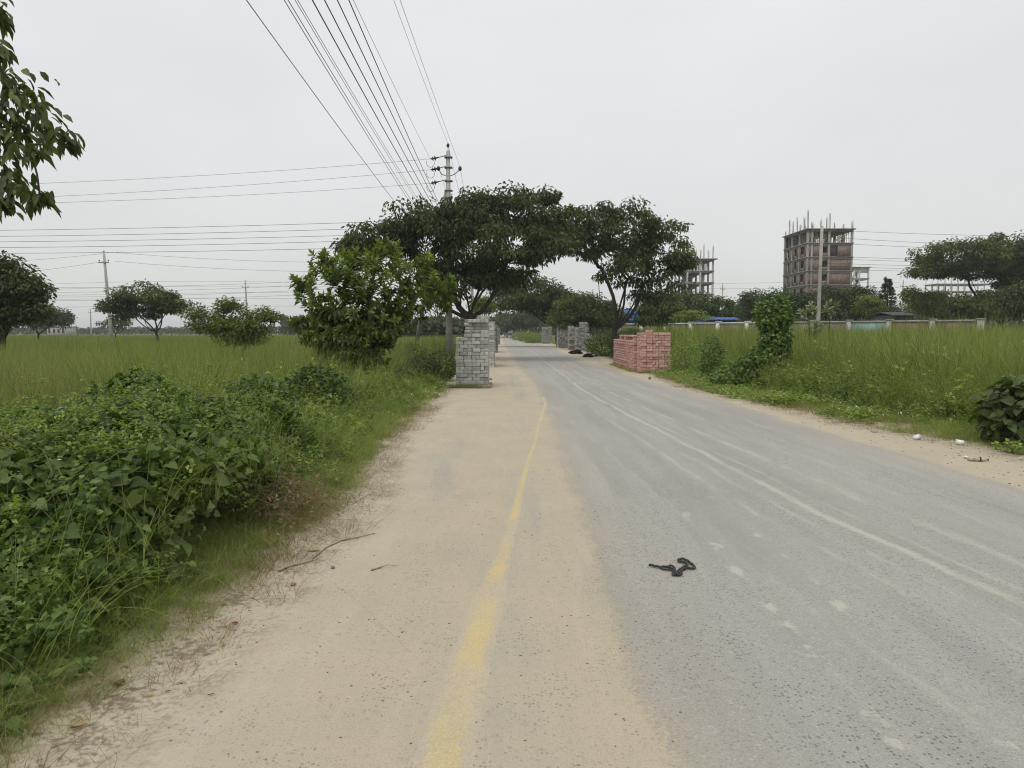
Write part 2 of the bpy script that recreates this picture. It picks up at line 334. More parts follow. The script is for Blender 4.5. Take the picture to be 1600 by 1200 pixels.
def wood(name, nodes, par, tipr, trunk_r, mat, parent, base, sides=6):
    """tapered limbs from a node tree"""
    nodes = np.array(nodes); par = np.array(par); n = len(nodes); cnt = np.zeros(n)
    kids = np.zeros(n, int); np.add.at(kids, par[1:], 1)
    for i in range(n - 1, 0, -1):
        if kids[i] == 0: cnt[i] += 1
        cnt[par[i]] += cnt[i]
    r = tipr * np.maximum(cnt, 1) ** .5; r = r * min(1.0, trunk_r / r.max()) if r.max() > trunk_r else r
    r = np.maximum(r, tipr * .8)
    hz = nodes[:, 2] - nodes[0, 2]; r[0] *= 1.35
    a = nodes[par[1:]]; b = nodes[1:]; ra = np.minimum(r[par[1:]], np.maximum(r[1:] * 1.6, tipr)); rb = r[1:]
    ra = np.where(par[1:] == 0, r[0], ra)
    t = unit(b - a); up = np.where(np.abs(t[:, 2:3]) < .9, [[0, 0, 1.0]], [[1.0, 0, 0]]); u = unit(np.cross(up, t)); v = np.cross(t, u)
    ang = np.arange(sides) * 2 * math.pi / sides; ring = np.cos(ang)[None, :, None] * u[:, None, :] + np.sin(ang)[None, :, None] * v[:, None, :]
    b = b + t * (rb[:, None] * .6)
    V = np.concatenate([a[:, None, :] + ring * ra[:, None, None], b[:, None, :] + ring * rb[:, None, None]], 1)
    m = len(a); k = np.arange(sides); F = np.stack([k, (k + 1) % sides, sides + (k + 1) % sides, sides + k], 1)
    F = (F[None] + (np.arange(m) * 2 * sides)[:, None, None]).reshape(-1, 4)
    return link(name, mesh_np(name, V.reshape(-1, 3) - base, F, mat, smooth=True), parent)
def skeleton(base, split, centres, nlimb, wob=.12, trunk_lean=(0, 0)):
    nodes = [np.array(base, float)]; par = [-1]
    def path(i0, tgt, k, arch=.15):
        a = nodes[i0]; tgt = np.array(tgt); L_ = np.linalg.norm(tgt - a); side = rng.normal(size=3) * wob * L_
        j = i0
        for q in range(1, k + 1):
            t = q / k; p = a * (1 - t) + tgt * t + side * math.sin(math.pi * t) * .6 + np.array([0, 0, -arch * L_ * math.sin(math.pi * t)])
            nodes.append(p); par.append(j); j = len(nodes) - 1
        return j
    top = np.array(base, float) + np.array([trunk_lean[0], trunk_lean[1], split]); jt = path(0, top, 4, 0)
    C = np.array(centres); c0 = C.mean(0); ang = np.arctan2(C[:, 1] - top[1], C[:, 0] - top[0])
    order = np.argsort(ang); groups = np.array_split(order, nlimb)
    for gidx in groups:
        tgt = C[gidx].mean(0); tgt = top + (tgt - top) * .62; path(jt, tgt, 5, .10)
    d0 = np.linalg.norm(C - top, axis=1)
    for i in np.argsort(d0):
        N = np.array(nodes[4:]); dd = np.linalg.norm(N - C[i], axis=1) + .25 * np.maximum(0, N[:, 2] - C[i][2])
        j = int(np.argmin(dd)) + 4; path(j, C[i], 3 if dd.min() > .6 else 2, .08)
    return nodes, par
def ell_sample(ell, n, shell=.45, low=.6):
    cx, cy, cz, rx, ry, rz = ell; v = rdir(n); rad = rng.uniform(shell, 1, n) ** .6
    v[:, 2] = np.where(v[:, 2] < 0, v[:, 2] * low, v[:, 2])
    return np.array([cx, cy, cz]) + v * rad[:, None] * np.array([rx, ry, rz])
def E(px, py, rpx, rpy, d, dd=0.0, depth=.85):
    c = P(px, py, d + dd); s = (d + dd) / FPX; return (c[0], c[1], c[2], rpx * s, rpx * s * depth, rpy * s)
def tree(name, label, cat, base, ells, counts, split, trunk_r, leaf, per, spread, lmat, bark, droop=.4, nlimb=6, group=None, tipr=.018, shell=.45, low=.6, kind='diamond', lean=(0, 0), flatz=.55, tb=.45):
    base = np.array(base, float); root = empty(name, base); tag(root, label, cat, group)
    C = np.concatenate([ell_sample(e, c, shell, low) for e, c in zip(ells, counts)])
    nodes, par = skeleton(base, split, C, nlimb, trunk_lean=lean)
    wood('trunk', nodes, par, tipr, trunk_r, bark, root, base)
    n = len(C) * per; ci = np.repeat(np.arange(len(C)), per)
    sp = spread * rng.uniform(.65, 1.3, len(C))[ci]
    off = rdir(n) * (rng.uniform(0, 1, n) ** .45 * .80 * sp)[:, None] * np.array([1, 1, flatz]); pos = C[ci] + off
    d = unit(unit(off) * .7 + rdir(n, 0, .4) * .6 + np.array([0, 0, -droop])); up = unit(rng.normal(size=(n, 3)) * .55 + np.array([0, 0, 1.0]))
    tc = np.clip(rng.normal(tb, .24, len(C)), 0, 1)[ci]; tint = np.clip(tc + rng.normal(0, .16, n), 0, 1)
    ln = leaf[0] * rng.uniform(.7, 1.25, n); wd = leaf[1] * rng.uniform(.75, 1.2, n)
    link('crown', leaves('crown', pos - base, d, up, ln, wd, tint, lmat, kind), root)
    return root

M_bark = flat('dark_bark', (.045, .037, .03), .95, 12, .4, bump=.6)
M_bark2 = flat('grey_brown_bark', (.10, .085, .065), .95, 12, .35, bump=.6)
M_tree = leafmat('deep_green_tree_leaves', (.028, .05, .012), (.115, .16, .036), .32)
M_tree2 = leafmat('mid_green_tree_leaves', (.036, .06, .015), (.115, .155, .036), .28)
M_treeY = leafmat('light_green_tree_leaves', (.09, .13, .03), (.20, .25, .055), .35)
M_far = leafmat('dull_far_tree_leaves', (.045, .068, .026), (.09, .115, .042), .25)
M_big = leafmat('large_glossy_bush_leaves', (.034, .064, .014), (.21, .27, .05), .3, .42, .45)
M_vine = leafmat('creeper_leaves', (.052, .096, .021), (.21, .285, .068), .36, .5)
M_weed = leafmat('weed_leaves', (.115, .175, .036), (.36, .42, .11), .42, .55)
M_grass = leafmat('tall_field_grass', (.085, .128, .026), (.34, .36, .115), .42, .6, .2, .25)
M_short = leafmat('short_verge_grass', (.15, .215, .045), (.44, .46, .15), .42, .6, .2, .22)
M_dry = leafmat('dry_straw', (.16, .105, .055), (.36, .28, .16), .25, .8, .1)
M_pale = leafmat('pale_grey_green_leaves', (.16, .2, .11), (.30, .34, .21), .3, .6)
M_white = flat('white_petals', (.7, .7, .62), .7)

# ------------------------------------------------------------------ stuff instanced by geometry nodes
def blades(n, rad, h0, h1, wd, lean, droop, segs, tint0=.3, tints=.25, az=None):
    V = []; F = []; T = []; m = 0
    for i in range(n):
        a = rng.uniform(0, 2 * math.pi); r = rad * math.sqrt(rng.uniform()); b = np.array([r * math.cos(a), r * math.sin(a), 0])
        h = rng.uniform(h0, h1); a2 = a + rng.normal(0, .9); dr = np.array([math.cos(a2), math.sin(a2), 0]); pr = np.array([-dr[1], dr[0], 0])
        tw = rng.uniform(0, math.pi); pr = pr * math.cos(tw) + dr * math.sin(tw)
        le = abs(rng.normal(0, lean)) + lean * .3; dp = abs(rng.normal(0, droop)); ti = np.clip(rng.normal(tint0, tints), 0, 1)
        for s in range(segs + 1):
            t = s / segs; c = b + dr * h * (le * t + dp * t * t * 1.2) + np.array([0, 0, h * (t - dp * .75 * t ** 3)])
            ww = wd * (1 - t) ** .6 * .5 if s < segs else 0.0006
            V += [c - pr * ww, c + pr * ww]; T += [ti, min(1, ti + .15 * t)]
            if s: F.append((m + 2*s - 2, m + 2*s - 1, m + 2*s + 1, m + 2*s))
        m += 2 * (segs + 1)
    return np.array(V), np.array(F), np.array(T)
def weed(n_st, h0, h1, per, ln, wd, kind, mat, rad=.16, stem=None):
    pos = []; d = []; up = []; SV = MB()
    for i in range(n_st):
        a = rng.uniform(0, 6.283); b = np.array([math.cos(a), math.sin(a), 0]) * rad * math.sqrt(rng.uniform()); h = rng.uniform(h0, h1)
        tip = b + np.array([rng.normal(0, .22), rng.normal(0, .22), 1]) * h
        for k in range(per):
            t = rng.uniform(.12, 1) ** .8; p = b + (tip - b) * t; az = rng.uniform(0, 6.283)
            dd = np.array([math.cos(az), math.sin(az), rng.normal(.15, .35)]); pos.append(p + dd * ln * .2); d.append(dd); up.append(np.array([rng.normal(0, .4), rng.normal(0, .4), 1]))
    n = len(pos)
    return leaves('weed', np.array(pos), np.array(d), unit(np.array(up)), ln * rng.uniform(.6, 1.2, n), wd * rng.uniform(.7, 1.2, n), np.clip(rng.normal(.45, .25, n), 0, 1), mat, kind)
def variants(name, makers):
    c = bpy.data.collections.new(name)
    for i, mk_ in enumerate(makers):
        o = bpy.data.objects.new('%s_source_%s' % (name, 'abcdefgh'[i]), mk_()); c.objects.link(o)
    return c
def stuff(name, label, cat, coll, x, y, scl, tilt=.08, zoff=0.0, z=None, sz=None):
    n = len(x); zz = (gz(x, y) if z is None else z) + zoff
    me = bpy.data.meshes.new(name); me.vertices.add(n); me.vertices.foreach_set('co', np.stack([x, y, zz], 1).astype(np.float32).ravel())
    rot = np.stack([rng.normal(0, tilt, n), rng.normal(0, tilt, n), rng.uniform(0, 6.283, n)], 1)
    s3 = np.stack([scl, scl, scl if sz is None else sz], 1)
    for k, v in (('rot', rot), ('scl', s3)):
        a = me.attributes.new(k, 'FLOAT_VECTOR', 'POINT'); a.data.foreach_set('vector', v.astype(np.float32).ravel())
    a = me.attributes.new('pick', 'INT', 'POINT'); a.data.foreach_set('value', rng.integers(0, len(coll.objects), n).astype(np.int32))
    o = link(name, me); tag(o, label, cat, kind='stuff')
    t = bpy.data.node_groups.new(name, 'GeometryNodeTree')
    t.interface.new_socket('Geometry', in_out='INPUT', socket_type='NodeSocketGeometry'); t.interface.new_socket('Geometry', in_out='OUTPUT', socket_type='NodeSocketGeometry')
    gi = t.nodes.new('NodeGroupInput'); go = t.nodes.new('NodeGroupOutput'); ip = t.nodes.new('GeometryNodeInstanceOnPoints')
    ci = t.nodes.new('GeometryNodeCollectionInfo'); ci.inputs['Collection'].default_value = coll; ci.inputs['Separate Children'].default_value = True; ci.inputs['Reset Children'].default_value = True
    def na(k, ty): q = t.nodes.new('GeometryNodeInputNamedAttribute'); q.data_type = ty; q.inputs['Name'].default_value = k; return q.outputs['Attribute']
    ip.inputs['Pick Instance'].default_value = True
    t.links.new(gi.outputs[0], ip.inputs['Points']); t.links.new(ci.outputs[0], ip.inputs['Instance']); t.links.new(na('pick', 'INT'), ip.inputs['Instance Index'])
    t.links.new(na('rot', 'FLOAT_VECTOR'), ip.inputs['Rotation']); t.links.new(na('scl', 'FLOAT_VECTOR'), ip.inputs['Scale']); t.links.new(ip.outputs[0], go.inputs[0])
    md = o.modifiers.new('scatter', 'NODES'); md.node_group = t
    return o
def wedge(n, y0, y1, lo, hi, pw=1.0):
    """n points between lo(y) and hi(y); pw<1 crowds them towards the camera"""
    out = []; got = 0
    while got < n:
        y = y0 + (y1 - y0) * rng.uniform(size=n * 2) ** (1 / pw) if pw != 1 else rng.uniform(y0, y1, n * 2)
        a, b = lo(y), hi(y); wmax = np.max(b - a); x = a + rng.uniform(size=len(y)) * wmax; ok = x < b
        out.append(np.stack([x[ok], y[ok]], 1)); got += ok.sum()
    q = np.concatenate(out)[:n]; return q[:, 0], q[:, 1]
def wedge_log(n, y0, y1, lo, hi):
    y = np.exp(rng.uniform(math.log(y0), math.log(y1), n)); return lo(y) + rng.uniform(size=n) * (hi(y) - lo(y)), y

# ------------------------------------------------------------------ grass and weeds (stuff)
def bl_mesh(mat, *a, **k):
    V, F, T = blades(*a, **k); return mesh_np('tuft', V, F, mat, {'tint': T})
C_tall = variants('tall_grass', [lambda: bl_mesh(M_grass, 46, .30, .75, 1.5, .0095, .16, .2, 6, .3, .3), lambda: bl_mesh(M_grass, 46, .34, .6, 1.4, .0095, .22, .34, 6, .3, .3),
                                 lambda: bl_mesh(M_grass, 40, .28, .9, 1.62, .008, .14, .14, 6, .5, .3), lambda: bl_mesh(M_grass, 46, .36, .6, 1.35, .011, .3, .5, 6, .25, .25),
                                 lambda: bl_mesh(M_grass, 34, .34, .9, 1.55, .007, .15, .15, 5, .95, .2)])
C_far = variants('far_grass', [lambda: bl_mesh(M_grass, 60, .9, .9, 1.5, .03, .12, .15, 3, .35, .25), lambda: bl_mesh(M_grass, 60, .9, .7, 1.4, .03, .15, .2, 3, .45, .25)])
C_short = variants('short_grass', [lambda: bl_mesh(M_short, 46, .11, .04, .13, .004, .35, .5, 3, .35, .25), lambda: bl_mesh(M_short, 46, .13, .05, .17, .004, .45, .6, 3, .3, .25),
                                   lambda: bl_mesh(M_short, 40, .12, .03, .10, .004, .5, .5, 3, .55, .3)])
C_mid = variants('rank_grass', [lambda: bl_mesh(M_short, 44, .17, .15, .5, .008, .35, .6, 5, .35, .3), lambda: bl_mesh(M_short, 44, .2, .2, .62, .008, .42, .7, 5, .3, .3), lambda: bl_mesh(M_short, 40, .16, .25, .7, .007, .28, .5, 5, .45, .32)])
C_dry = variants('dry_straw', [lambda: bl_mesh(M_dry, 26, .14, .05, .22, .004, .9, .6, 3, .5, .3), lambda: bl_mesh(M_dry, 22, .18, .04, .12, .004, 1.4, .4, 3, .45, .3)])
C_weed = variants('leafy_weed', [lambda: weed(7, .2, .5, 16, .055, .03, 'diamond', M_weed), lambda: weed(6, .25, .6, 18, .05, .028, 'diamond', M_weed), lambda: weed(8, .15, .38, 13, .065, .04, 'diamond', M_weed), lambda: weed(7, .2, .45, 15, .07, .06, 'heart', M_vine)])
C_broad = variants('broad_weed', [lambda: weed(6, .2, .6, 13, .10, .055, 'diamond', M_weed), lambda: weed(5, .25, .7, 14, .085, .05, 'diamond', M_vine, .2), lambda: weed(7, .15, .45, 11, .095, .08, 'heart', M_weed, .2)])
C_brown = variants('brown_tuft', [lambda: bl_mesh(M_dry, 30, .13, .08, .3, .005, .5, .6, 4, .35, .3), lambda: bl_mesh(M_dry, 26, .15, .1, .36, .005, .6, .7, 4, .25, .25)])
C_low = variants('ground_cover', [lambda: weed(14, .03, .12, 6, .05, .036, 'diamond', M_weed, .22), lambda: weed(14, .03, .1, 6, .055, .04, 'diamond', M_weed, .24)])

Lw = lambda y: -(.72 * y + 2.5)
Rw = lambda y: .72 * y + 2.5
# tall field on the far side of the left thicket
ledge = lambda y: np.interp(y, [7, 9, 14, 20, 30, 40, 70], [-5.6, -4.6, -4.0, -4.4, -4.2, -3.6, -3.4])
x, y = wedge(2900, 7.5, 34, Lw, ledge); s = rng.uniform(.55, 1.18, len(x)) * (1 + .18 * wav(x, y, .5)) * sstep(7, 10, y).clip(.6, 1)
stuff('tall_grass', 'tall fine field grass filling the field behind the left-hand thicket', 'grass', C_tall, x, y, s)
x, y = wedge(5200, 34, 150, Lw, ledge); s = rng.uniform(.8, 1.1, len(x))
stuff('far_grass', 'far tall grass reaching to the horizon in the left-hand field', 'grass', C_far, x, y, s)
# right-hand field in front of the wall
wall_y = lambda x: np.interp(x, [11, 31.4, 60], [75, 50, 50])
redge = lambda y: np.interp(y, [8, 12, 16, 20, 26, 40, 80], [9.2, 8.4, 8.2, 8.0, 8.0, 8.2, 9.5])
x, y = wedge(3200, 9.5, 34, redge, Rw); s = rng.uniform(.8, 1.5, len(x)) * (1 + .15 * wav(x, y, .5))
stuff('tall_grass', 'tall fine field grass between right-hand verge and boundary wall', 'grass', C_tall, x, y, s)
x, y = wedge(3000, 34, 74, redge, Rw); k_ = y < wall_y(x) - 1; x, y = x[k_], y[k_]
stuff('far_grass', 'far tall grass standing against the long boundary wall', 'grass', C_far, x, y, rng.uniform(1.15, 1.75, len(x)))
x, y = wedge(900, 9, 32, lambda y: Lw(y), lambda y: ledge(y) - .5); k_ = wav(x, y, .45) + rng.uniform(-.4, .4, len(x)) > .35; x, y = x[k_], y[k_]
stuff('broad_weeds', 'darker leafy weed patches inside the tall left field', 'weeds', C_broad, x, y, rng.uniform(1.2, 2.0, len(x)))
x, y = wedge(1100, 11, 34, lambda y: redge(y) + .5, Rw); k_ = wav(x, y, .45) + rng.uniform(-.4, .4, len(x)) > .3; x, y = x[k_], y[k_]
stuff('broad_weeds', 'darker leafy weed patches inside the tall right field', 'weeds', C_broad, x, y, rng.uniform(1.3, 2.3, len(x)))
C_straw = variants('straw_grass', [lambda: bl_mesh(M_dry, 40, .32, .7, 1.45, .007, .15, .2, 5, .5, .3), lambda: bl_mesh(M_dry, 36, .34, .6, 1.3, .007, .2, .3, 5, .4, .3)])
x, y = wedge(1500, 9, 34, Lw, lambda y: ledge(y) - .3); k_ = wav(x + 5, y, .33) + rng.uniform(-.35, .35, len(x)) > .25; x, y = x[k_], y[k_]
stuff('straw_grass', 'straw-coloured patches of dry tall grass in the left field', 'grass', C_straw, x, y, rng.uniform(.8, 1.12, len(x)))
x, y = wedge(1500, 11, 34, lambda y: redge(y) + .3, Rw); k_ = wav(x + 1, y, .33) + rng.uniform(-.35, .35, len(x)) > .38; x, y = x[k_], y[k_]
stuff('straw_grass', 'straw-coloured patches of dry tall grass in the right field', 'grass', C_straw, x, y, rng.uniform(.9, 1.4, len(x)))
C_stalk = variants('seed_stalks', [lambda: bl_mesh(M_dry, 9, .35, 1.3, 1.9, .006, .10, .25, 6, .7, .2), lambda: bl_mesh(M_grass, 10, .35, 1.2, 1.8, .006, .14, .35, 6, .9, .2)])
x, y = wedge(520, 8.5, 40, Lw, ledge); stuff('seed_stalks', 'pale wispy seed stalks standing above the left field grass', 'grass', C_stalk, x, y, rng.uniform(.75, 1.08, len(x)))
x, y = wedge(700, 11, 44, lambda y: redge(y) + .2, Rw); stuff('seed_stalks', 'pale wispy seed stalks standing above the right field grass', 'grass', C_stalk, x, y, rng.uniform(.9, 1.35, len(x)))
# left verge: short grass, then rank grass and weeds
x, y = wedge(4200, 2.2, 12, lambda y: f_lgr(y) - 1.0, lambda y: f_lgr(y) + .02, .75); e = f_lgr(y) - x; k_ = e + wav(x, y, 2.) * .12 > rng.uniform(-.05, .42, len(x)); x, y = x[k_], y[k_]; e = e[k_]
stuff('verge_grass', 'short trampled grass along the sandy left edge of road', 'grass', C_short, x, y, rng.uniform(.6, 1.1, len(x)) * (.55 + .6 * sstep(0, .6, e)))
x, y = wedge(3000, 11, 75, lambda y: f_lgr(y) - 3, lambda y: f_lgr(y), .6); e = f_lgr(y) - x; k_ = e + wav(x, y, 1.) * .2 > rng.uniform(-.05, .25, len(x)); x, y = x[k_], y[k_]
stuff('verge_grass', 'grass on the left verge around the grey brick stacks', 'grass', C_mid, x, y, rng.uniform(.35, .8, len(x)) * (.5 + .5 * sstep(0, 1, e[k_])))
x, y = wedge(1700, 7.2, 20, lambda y: ledge(y) - .6, lambda y: f_lgr(y) - .1)
e = f_lgr(y) - x; k_ = wav(x, y, 1.6) + rng.uniform(-.5, .5, len(x)) > -.25; x, y, e = x[k_], y[k_], e[k_]
stuff('rank_grass', 'rank green grass between the sandy edge and left-hand field', 'grass', C_mid, x, y, rng.uniform(.5, 1.0, len(x)) * (.45 + .65 * sstep(.1, 1.2, e)))
x, y = wedge(2600, 7.2, 22, lambda y: ledge(y) - .9, lambda y: f_lgr(y) - .5); e = f_lgr(y) - x
stuff('leafy_weeds', 'mixed leafy weeds growing along the left verge', 'weeds', C_weed, x, y, rng.uniform(.6, 1.15, len(x)) * (.5 + .6 * sstep(.3, 1.6, e)))
x, y = wedge(900, 7.0, 22, lambda y: ledge(y) - .4, lambda y: f_lgr(y) - .15); e = f_lgr(y) - x; k_ = wav(x + 3, y, 1.3) + rng.uniform(-.6, .6, len(x)) > 0; x, y, e = x[k_], y[k_], e[k_]
stuff('broad_weeds', 'patches of broad-leaved weeds among the left verge grass', 'weeds', C_broad, x, y, rng.uniform(.5, 1.05, len(x)) * (.5 + .55 * sstep(.1, 1.4, e)))
x, y = wedge(700, 8.4, 17, lambda y: -(.55 * y + 2.0), lambda y: ledge(y) + 1.0); k_ = wav(x, y, .8) + rng.uniform(-.5, .5, len(x)) > -.05; x, y = x[k_], y[k_]
stuff('tall_weeds', 'taller uneven weeds where left verge meets the field', 'weeds', C_weed, x, y, rng.uniform(.9, 1.9, len(x)), tilt=.15)
x, y = wedge(160, 8.4, 18, lambda y: ledge(y) - .5, lambda y: ledge(y) + 1.3)
stuff('tall_grass', 'loose tall grass clumps straying onto the left verge', 'grass', C_tall, x, y, rng.uniform(.5, .9, len(x)), tilt=.2)
x, y = wedge(420, 2.6, 20, lambda y: f_lgr(y) - .9, lambda y: f_lgr(y) + .05, .8); k_ = wav(x, y, .9) + rng.uniform(-.5, .5, len(x)) > .1; x, y = x[k_], y[k_]
stuff('brown_tufts', 'dead brown grass tufts mixed into the left verge edge', 'straw', C_brown, x, y, rng.uniform(.35, .9, len(x)))
x, y = wedge(420, 2.3, 16, lambda y: f_lgr(y) - .5, lambda y: f_lgr(y) + .28)
stuff('dry_straw', 'dry straw and dead stems lying along the left sand edge', 'straw', C_dry, x, y, rng.uniform(.5, 1.0, len(x)), zoff=.012)
# right verge
x, y = wedge(3600, 6, 26, lambda y: f_rgr(y) - .25, lambda y: f_rgr(y) + 1.6); e = x - f_rgr(y); k_ = e + wav(x, y, 1.3) * .3 > rng.uniform(-.15, .6, len(x)); x, y = x[k_], y[k_]
stuff('verge_grass', 'short grass along the sandy right edge of road', 'grass', C_short, x, y, rng.uniform(.7, 1.4, len(x)))
x, y = wedge(1300, 8, 28, lambda y: f_rgr(y) - .05, lambda y: f_rgr(y) + 2.0); k_ = wav(x, y, .8) + rng.uniform(-.5, .5, len(x)) > .12; x, y = x[k_], y[k_]
stuff('ground_cover', 'low yellow-green creeping plants on the right verge', 'ground cover', C_low, x, y, rng.uniform(.8, 1.6, len(x)))
x, y = wedge(2600, 9, 44, lambda y: f_rgr(y) + .9, lambda y: redge(y) + 1.6); e = x - f_rgr(y); k_ = ~((x > 4.7) & (x < 6.5) & (y > 28) & (y < 36.6)); x, y, e = x[k_], y[k_], e[k_]
stuff('leafy_weeds', 'mixed leafy weeds growing along the right verge', 'weeds', C_weed, x, y, rng.uniform(.6, 1.3, len(x)) * (.35 + .85 * sstep(.6, 2, e)))
x, y = wedge(1700, 9, 110, lambda y: f_rgr(y) + .8, lambda y: redge(y) + 1.2); e = x - f_rgr(y); k_ = ~((x > 4.7) & (x < 6.5) & (y > 28) & (y < 36.6)); x, y, e = x[k_], y[k_], e[k_]
stuff('rank_grass', 'rank green grass between right sand strip and tall field', 'grass', C_mid, x, y, rng.uniform(.5, 1.2, len(x)) * (.4 + .8 * sstep(.5, 2, e)))
x, y = wedge(900, 9, 30, lambda y: f_rgr(y) + .7, lambda y: redge(y) + 2.5); e = x - f_rgr(y); k_ = ~((x > 4.7) & (x < 6.5) & (y > 28)) & (wav(x, y, 1.2) + rng.uniform(-.6, .6, len(x)) > .05); x, y, e = x[k_], y[k_], e[k_]
stuff('broad_weeds', 'patches of broad-leaved weeds among the right verge grass', 'weeds', C_broad, x, y, rng.uniform(.6, 1.3, len(x)) * (.4 + .9 * sstep(.6, 2, e)))
x, y = wedge(650, 7, 27, lambda y: f_rgr(y) - .25, lambda y: f_rgr(y) + .9); k_ = wav(x, y, .9) + rng.uniform(-.5, .5, len(x)) > .0; x, y = x[k_], y[k_]
stuff('brown_tufts', 'dead brown grass tufts mixed into the right verge edge', 'straw', C_brown, x, y, rng.uniform(.3, .7, len(x)))
x, y = wedge(500, 9, 26, lambda y: f_rgr(y) + 1.3, lambda y: redge(y) + 1.2)
stuff('tall_grass', 'long arching grass rising from the right verge weeds', 'grass', C_tall, x, y, rng.uniform(.45, .85, len(x)), tilt=.2)
x, y = wedge(480, 6, 26, lambda y: f_rgr(y) - .5, lambda y: f_rgr(y) + .4)
stuff('dry_straw', 'dry straw and dead leaves lying on the right sand strip', 'straw', C_dry, x, y, rng.uniform(.4, .9, len(x)), zoff=.012)

# ------------------------------------------------------------------ near creeper thicket on the left
def surface_leaves(root, hfun, x, y, ln, wd, kind, mat, nparts, jit=.18, near_key=None, droop=.55):
    base = np.array(root.location); n = len(x); h = hfun(x, y); ep = .04
    gx = (hfun(x + ep, y) - hfun(x - ep, y)) / (2 * ep); gy = (hfun(x, y + ep) - hfun(x, y - ep)) / (2 * ep)
    nr = unit(np.stack([-gx, -gy, np.ones(n)], 1)); dep = np.abs(rng.normal(0, jit, n)) - .04
    z = gz(x, y) + np.maximum(h, .02); pos = np.stack([x, y, z], 1) - nr * dep[:, None]; pos[:, 2] = np.maximum(pos[:, 2], gz(x, y) + .015)
    d = unit(nr * .35 + rdir(n, 0, .3) * .9 + np.array([0, 0, -droop])); up = unit(nr * 1.1 + rng.normal(size=(n, 3)) * .38)
    l = ln * np.exp(rng.normal(-.22, .34, n)).clip(.35, 1.5); wdt = l * wd / ln * rng.uniform(.7, 1.15, n)
    tint = np.clip(.40 + .28 * wav(x, y, 1.3) + rng.normal(0, .26, n), 0, 1)
    key = (near_key(pos, dep) if near_key else rng.uniform(size=n)); idx = np.argsort(key)[:nparts]; rest = np.ones(n, bool); rest[idx] = False
    if nparts: leaf_parts(root, pos[idx], d[idx], up[idx], l[idx], wdt[idx], tint[idx], mat, kind)
    o = link('foliage', leaves('foliage', pos[rest] - base, d[rest], up[rest], l[rest], wdt[rest], tint[rest], mat, kind), root); o['kind'] = 'stuff'
    return pos
def h_thick(x, y):
    e = (-2.02 - .12 * np.sin(y * 1.9) - .16 * np.sin(y * .8 + 1)) - x
    near = sstep(3.0, 4.6, y); far = 1 - sstep(7.2, 9.6, y)
    H = (.30 + .54 * near) * (1 + .30 * wav(x, y, .9) + .20 * wav(x + 2, y, 2.3) + .10 * wav(x, y, 4.1)) * (.35 + .65 * far)
    return H * (sstep(0, .30 + .4 * (1 - near), e) * .78 + .22 * sstep(.3, 1.5, e))
root = empty('creeper_thicket', (-3.4, 6.0, 0)); tag(root, 'dense mound of heart-leaved creepers beside the sandy left edge', 'creeper')
n = 30000; x, y = wedge(n, 2.6, 9.6, lambda y: -(.72 * y + 1.6), lambda y: y * 0 - 2.0, .8)
def nk(pos, dep): return np.where(np.abs(pos[:, 0] / pos[:, 1]) < .66, pos[:, 1], 99) + dep * 14
surface_leaves(root, h_thick, x, y, .085, .075, 'heart', M_vine, 300, .11, nk)
st = MB()
for i in range(90):
    x0 = rng.uniform(-5.5, -2.3); y0 = rng.uniform(3.4, 8.6); a = rng.uniform(0, 6.28); l = rng.uniform(.4, 1.1); pts = []
    for t in np.linspace(0, 1, 7):
        xx = x0 + math.cos(a) * l * t; yy = y0 + math.sin(a) * l * t; pts.append((xx + 3.4, yy - 6, float(gz(xx, yy) + h_thick(xx, yy)) + .05 + .10 * math.sin(t * 3.1) * rng.uniform(.2, 1)))
    st.tube(pts, np.linspace(.004, .002, 7), 4)
st.build('stem', flat('green_brown_stem', (.12, .12, .05), .8), root)['kind'] = 'stuff'
# grass poking out of the thicket
C_front = variants('front_weed', [lambda: weed(7, .2, .5, 15, .06, .036, 'diamond', M_vine), lambda: weed(6, .2, .5, 14, .05, .042, 'heart', M_vine), lambda: weed(6, .2, .45, 12, .055, .03, 'diamond', M_weed)])
C_thin = variants('thin_grass', [lambda: bl_mesh(M_short, 22, .16, .2, .6, .0045, .35, .7, 6, .2, .25), lambda: bl_mesh(M_short, 20, .2, .3, .75, .0045, .4, .8, 6, .3, .3)])
x, y = wedge(700, 3.2, 8.6, lambda y: y * 0 - 3.3, lambda y: y * 0 - 2.1)
stuff('broad_weeds', 'mixed weeds growing out of the front of creeper thicket', 'weeds', C_front, x, y, rng.uniform(.4, .9, len(x)), z=gz(x, y) + h_thick(x, y) * rng.uniform(.2, .85, len(x)), tilt=.5)
x, y = wedge(110, 4.6, 9.2, lambda y: -(.66 * y + .8), lambda y: y * 0 - 2.7); k_ = wav(x, y, .8) > -.1; x, y = x[k_], y[k_]
stuff('tall_grass', 'pale grass clumps growing up through the creeper thicket', 'grass', C_tall, x, y, rng.uniform(.5, .8, len(x)), tilt=.2)
x, y = wedge(420, 3.0, 9.4, lambda y: -(.7 * y + 1.2), lambda y: y * 0 - 2.05)
stuff('rank_grass', 'long arching grass blades poking out of the creeper thicket', 'grass', C_thin, x, y, rng.uniform(.7, 1.25, len(x)), z=gz(x, y) + h_thick(x, y) * .55)
x, y = wedge(1500, 4.6, 9.6, lambda y: -(.7 * y + 1.2), lambda y: y * 0 - 2.5)
stuff('leafy_weeds', 'small-leaved weeds growing up through the creeper thicket', 'weeds', C_weed, x, y, rng.uniform(.4, .8, len(x)), z=gz(x, y) + h_thick(x, y) * .8)
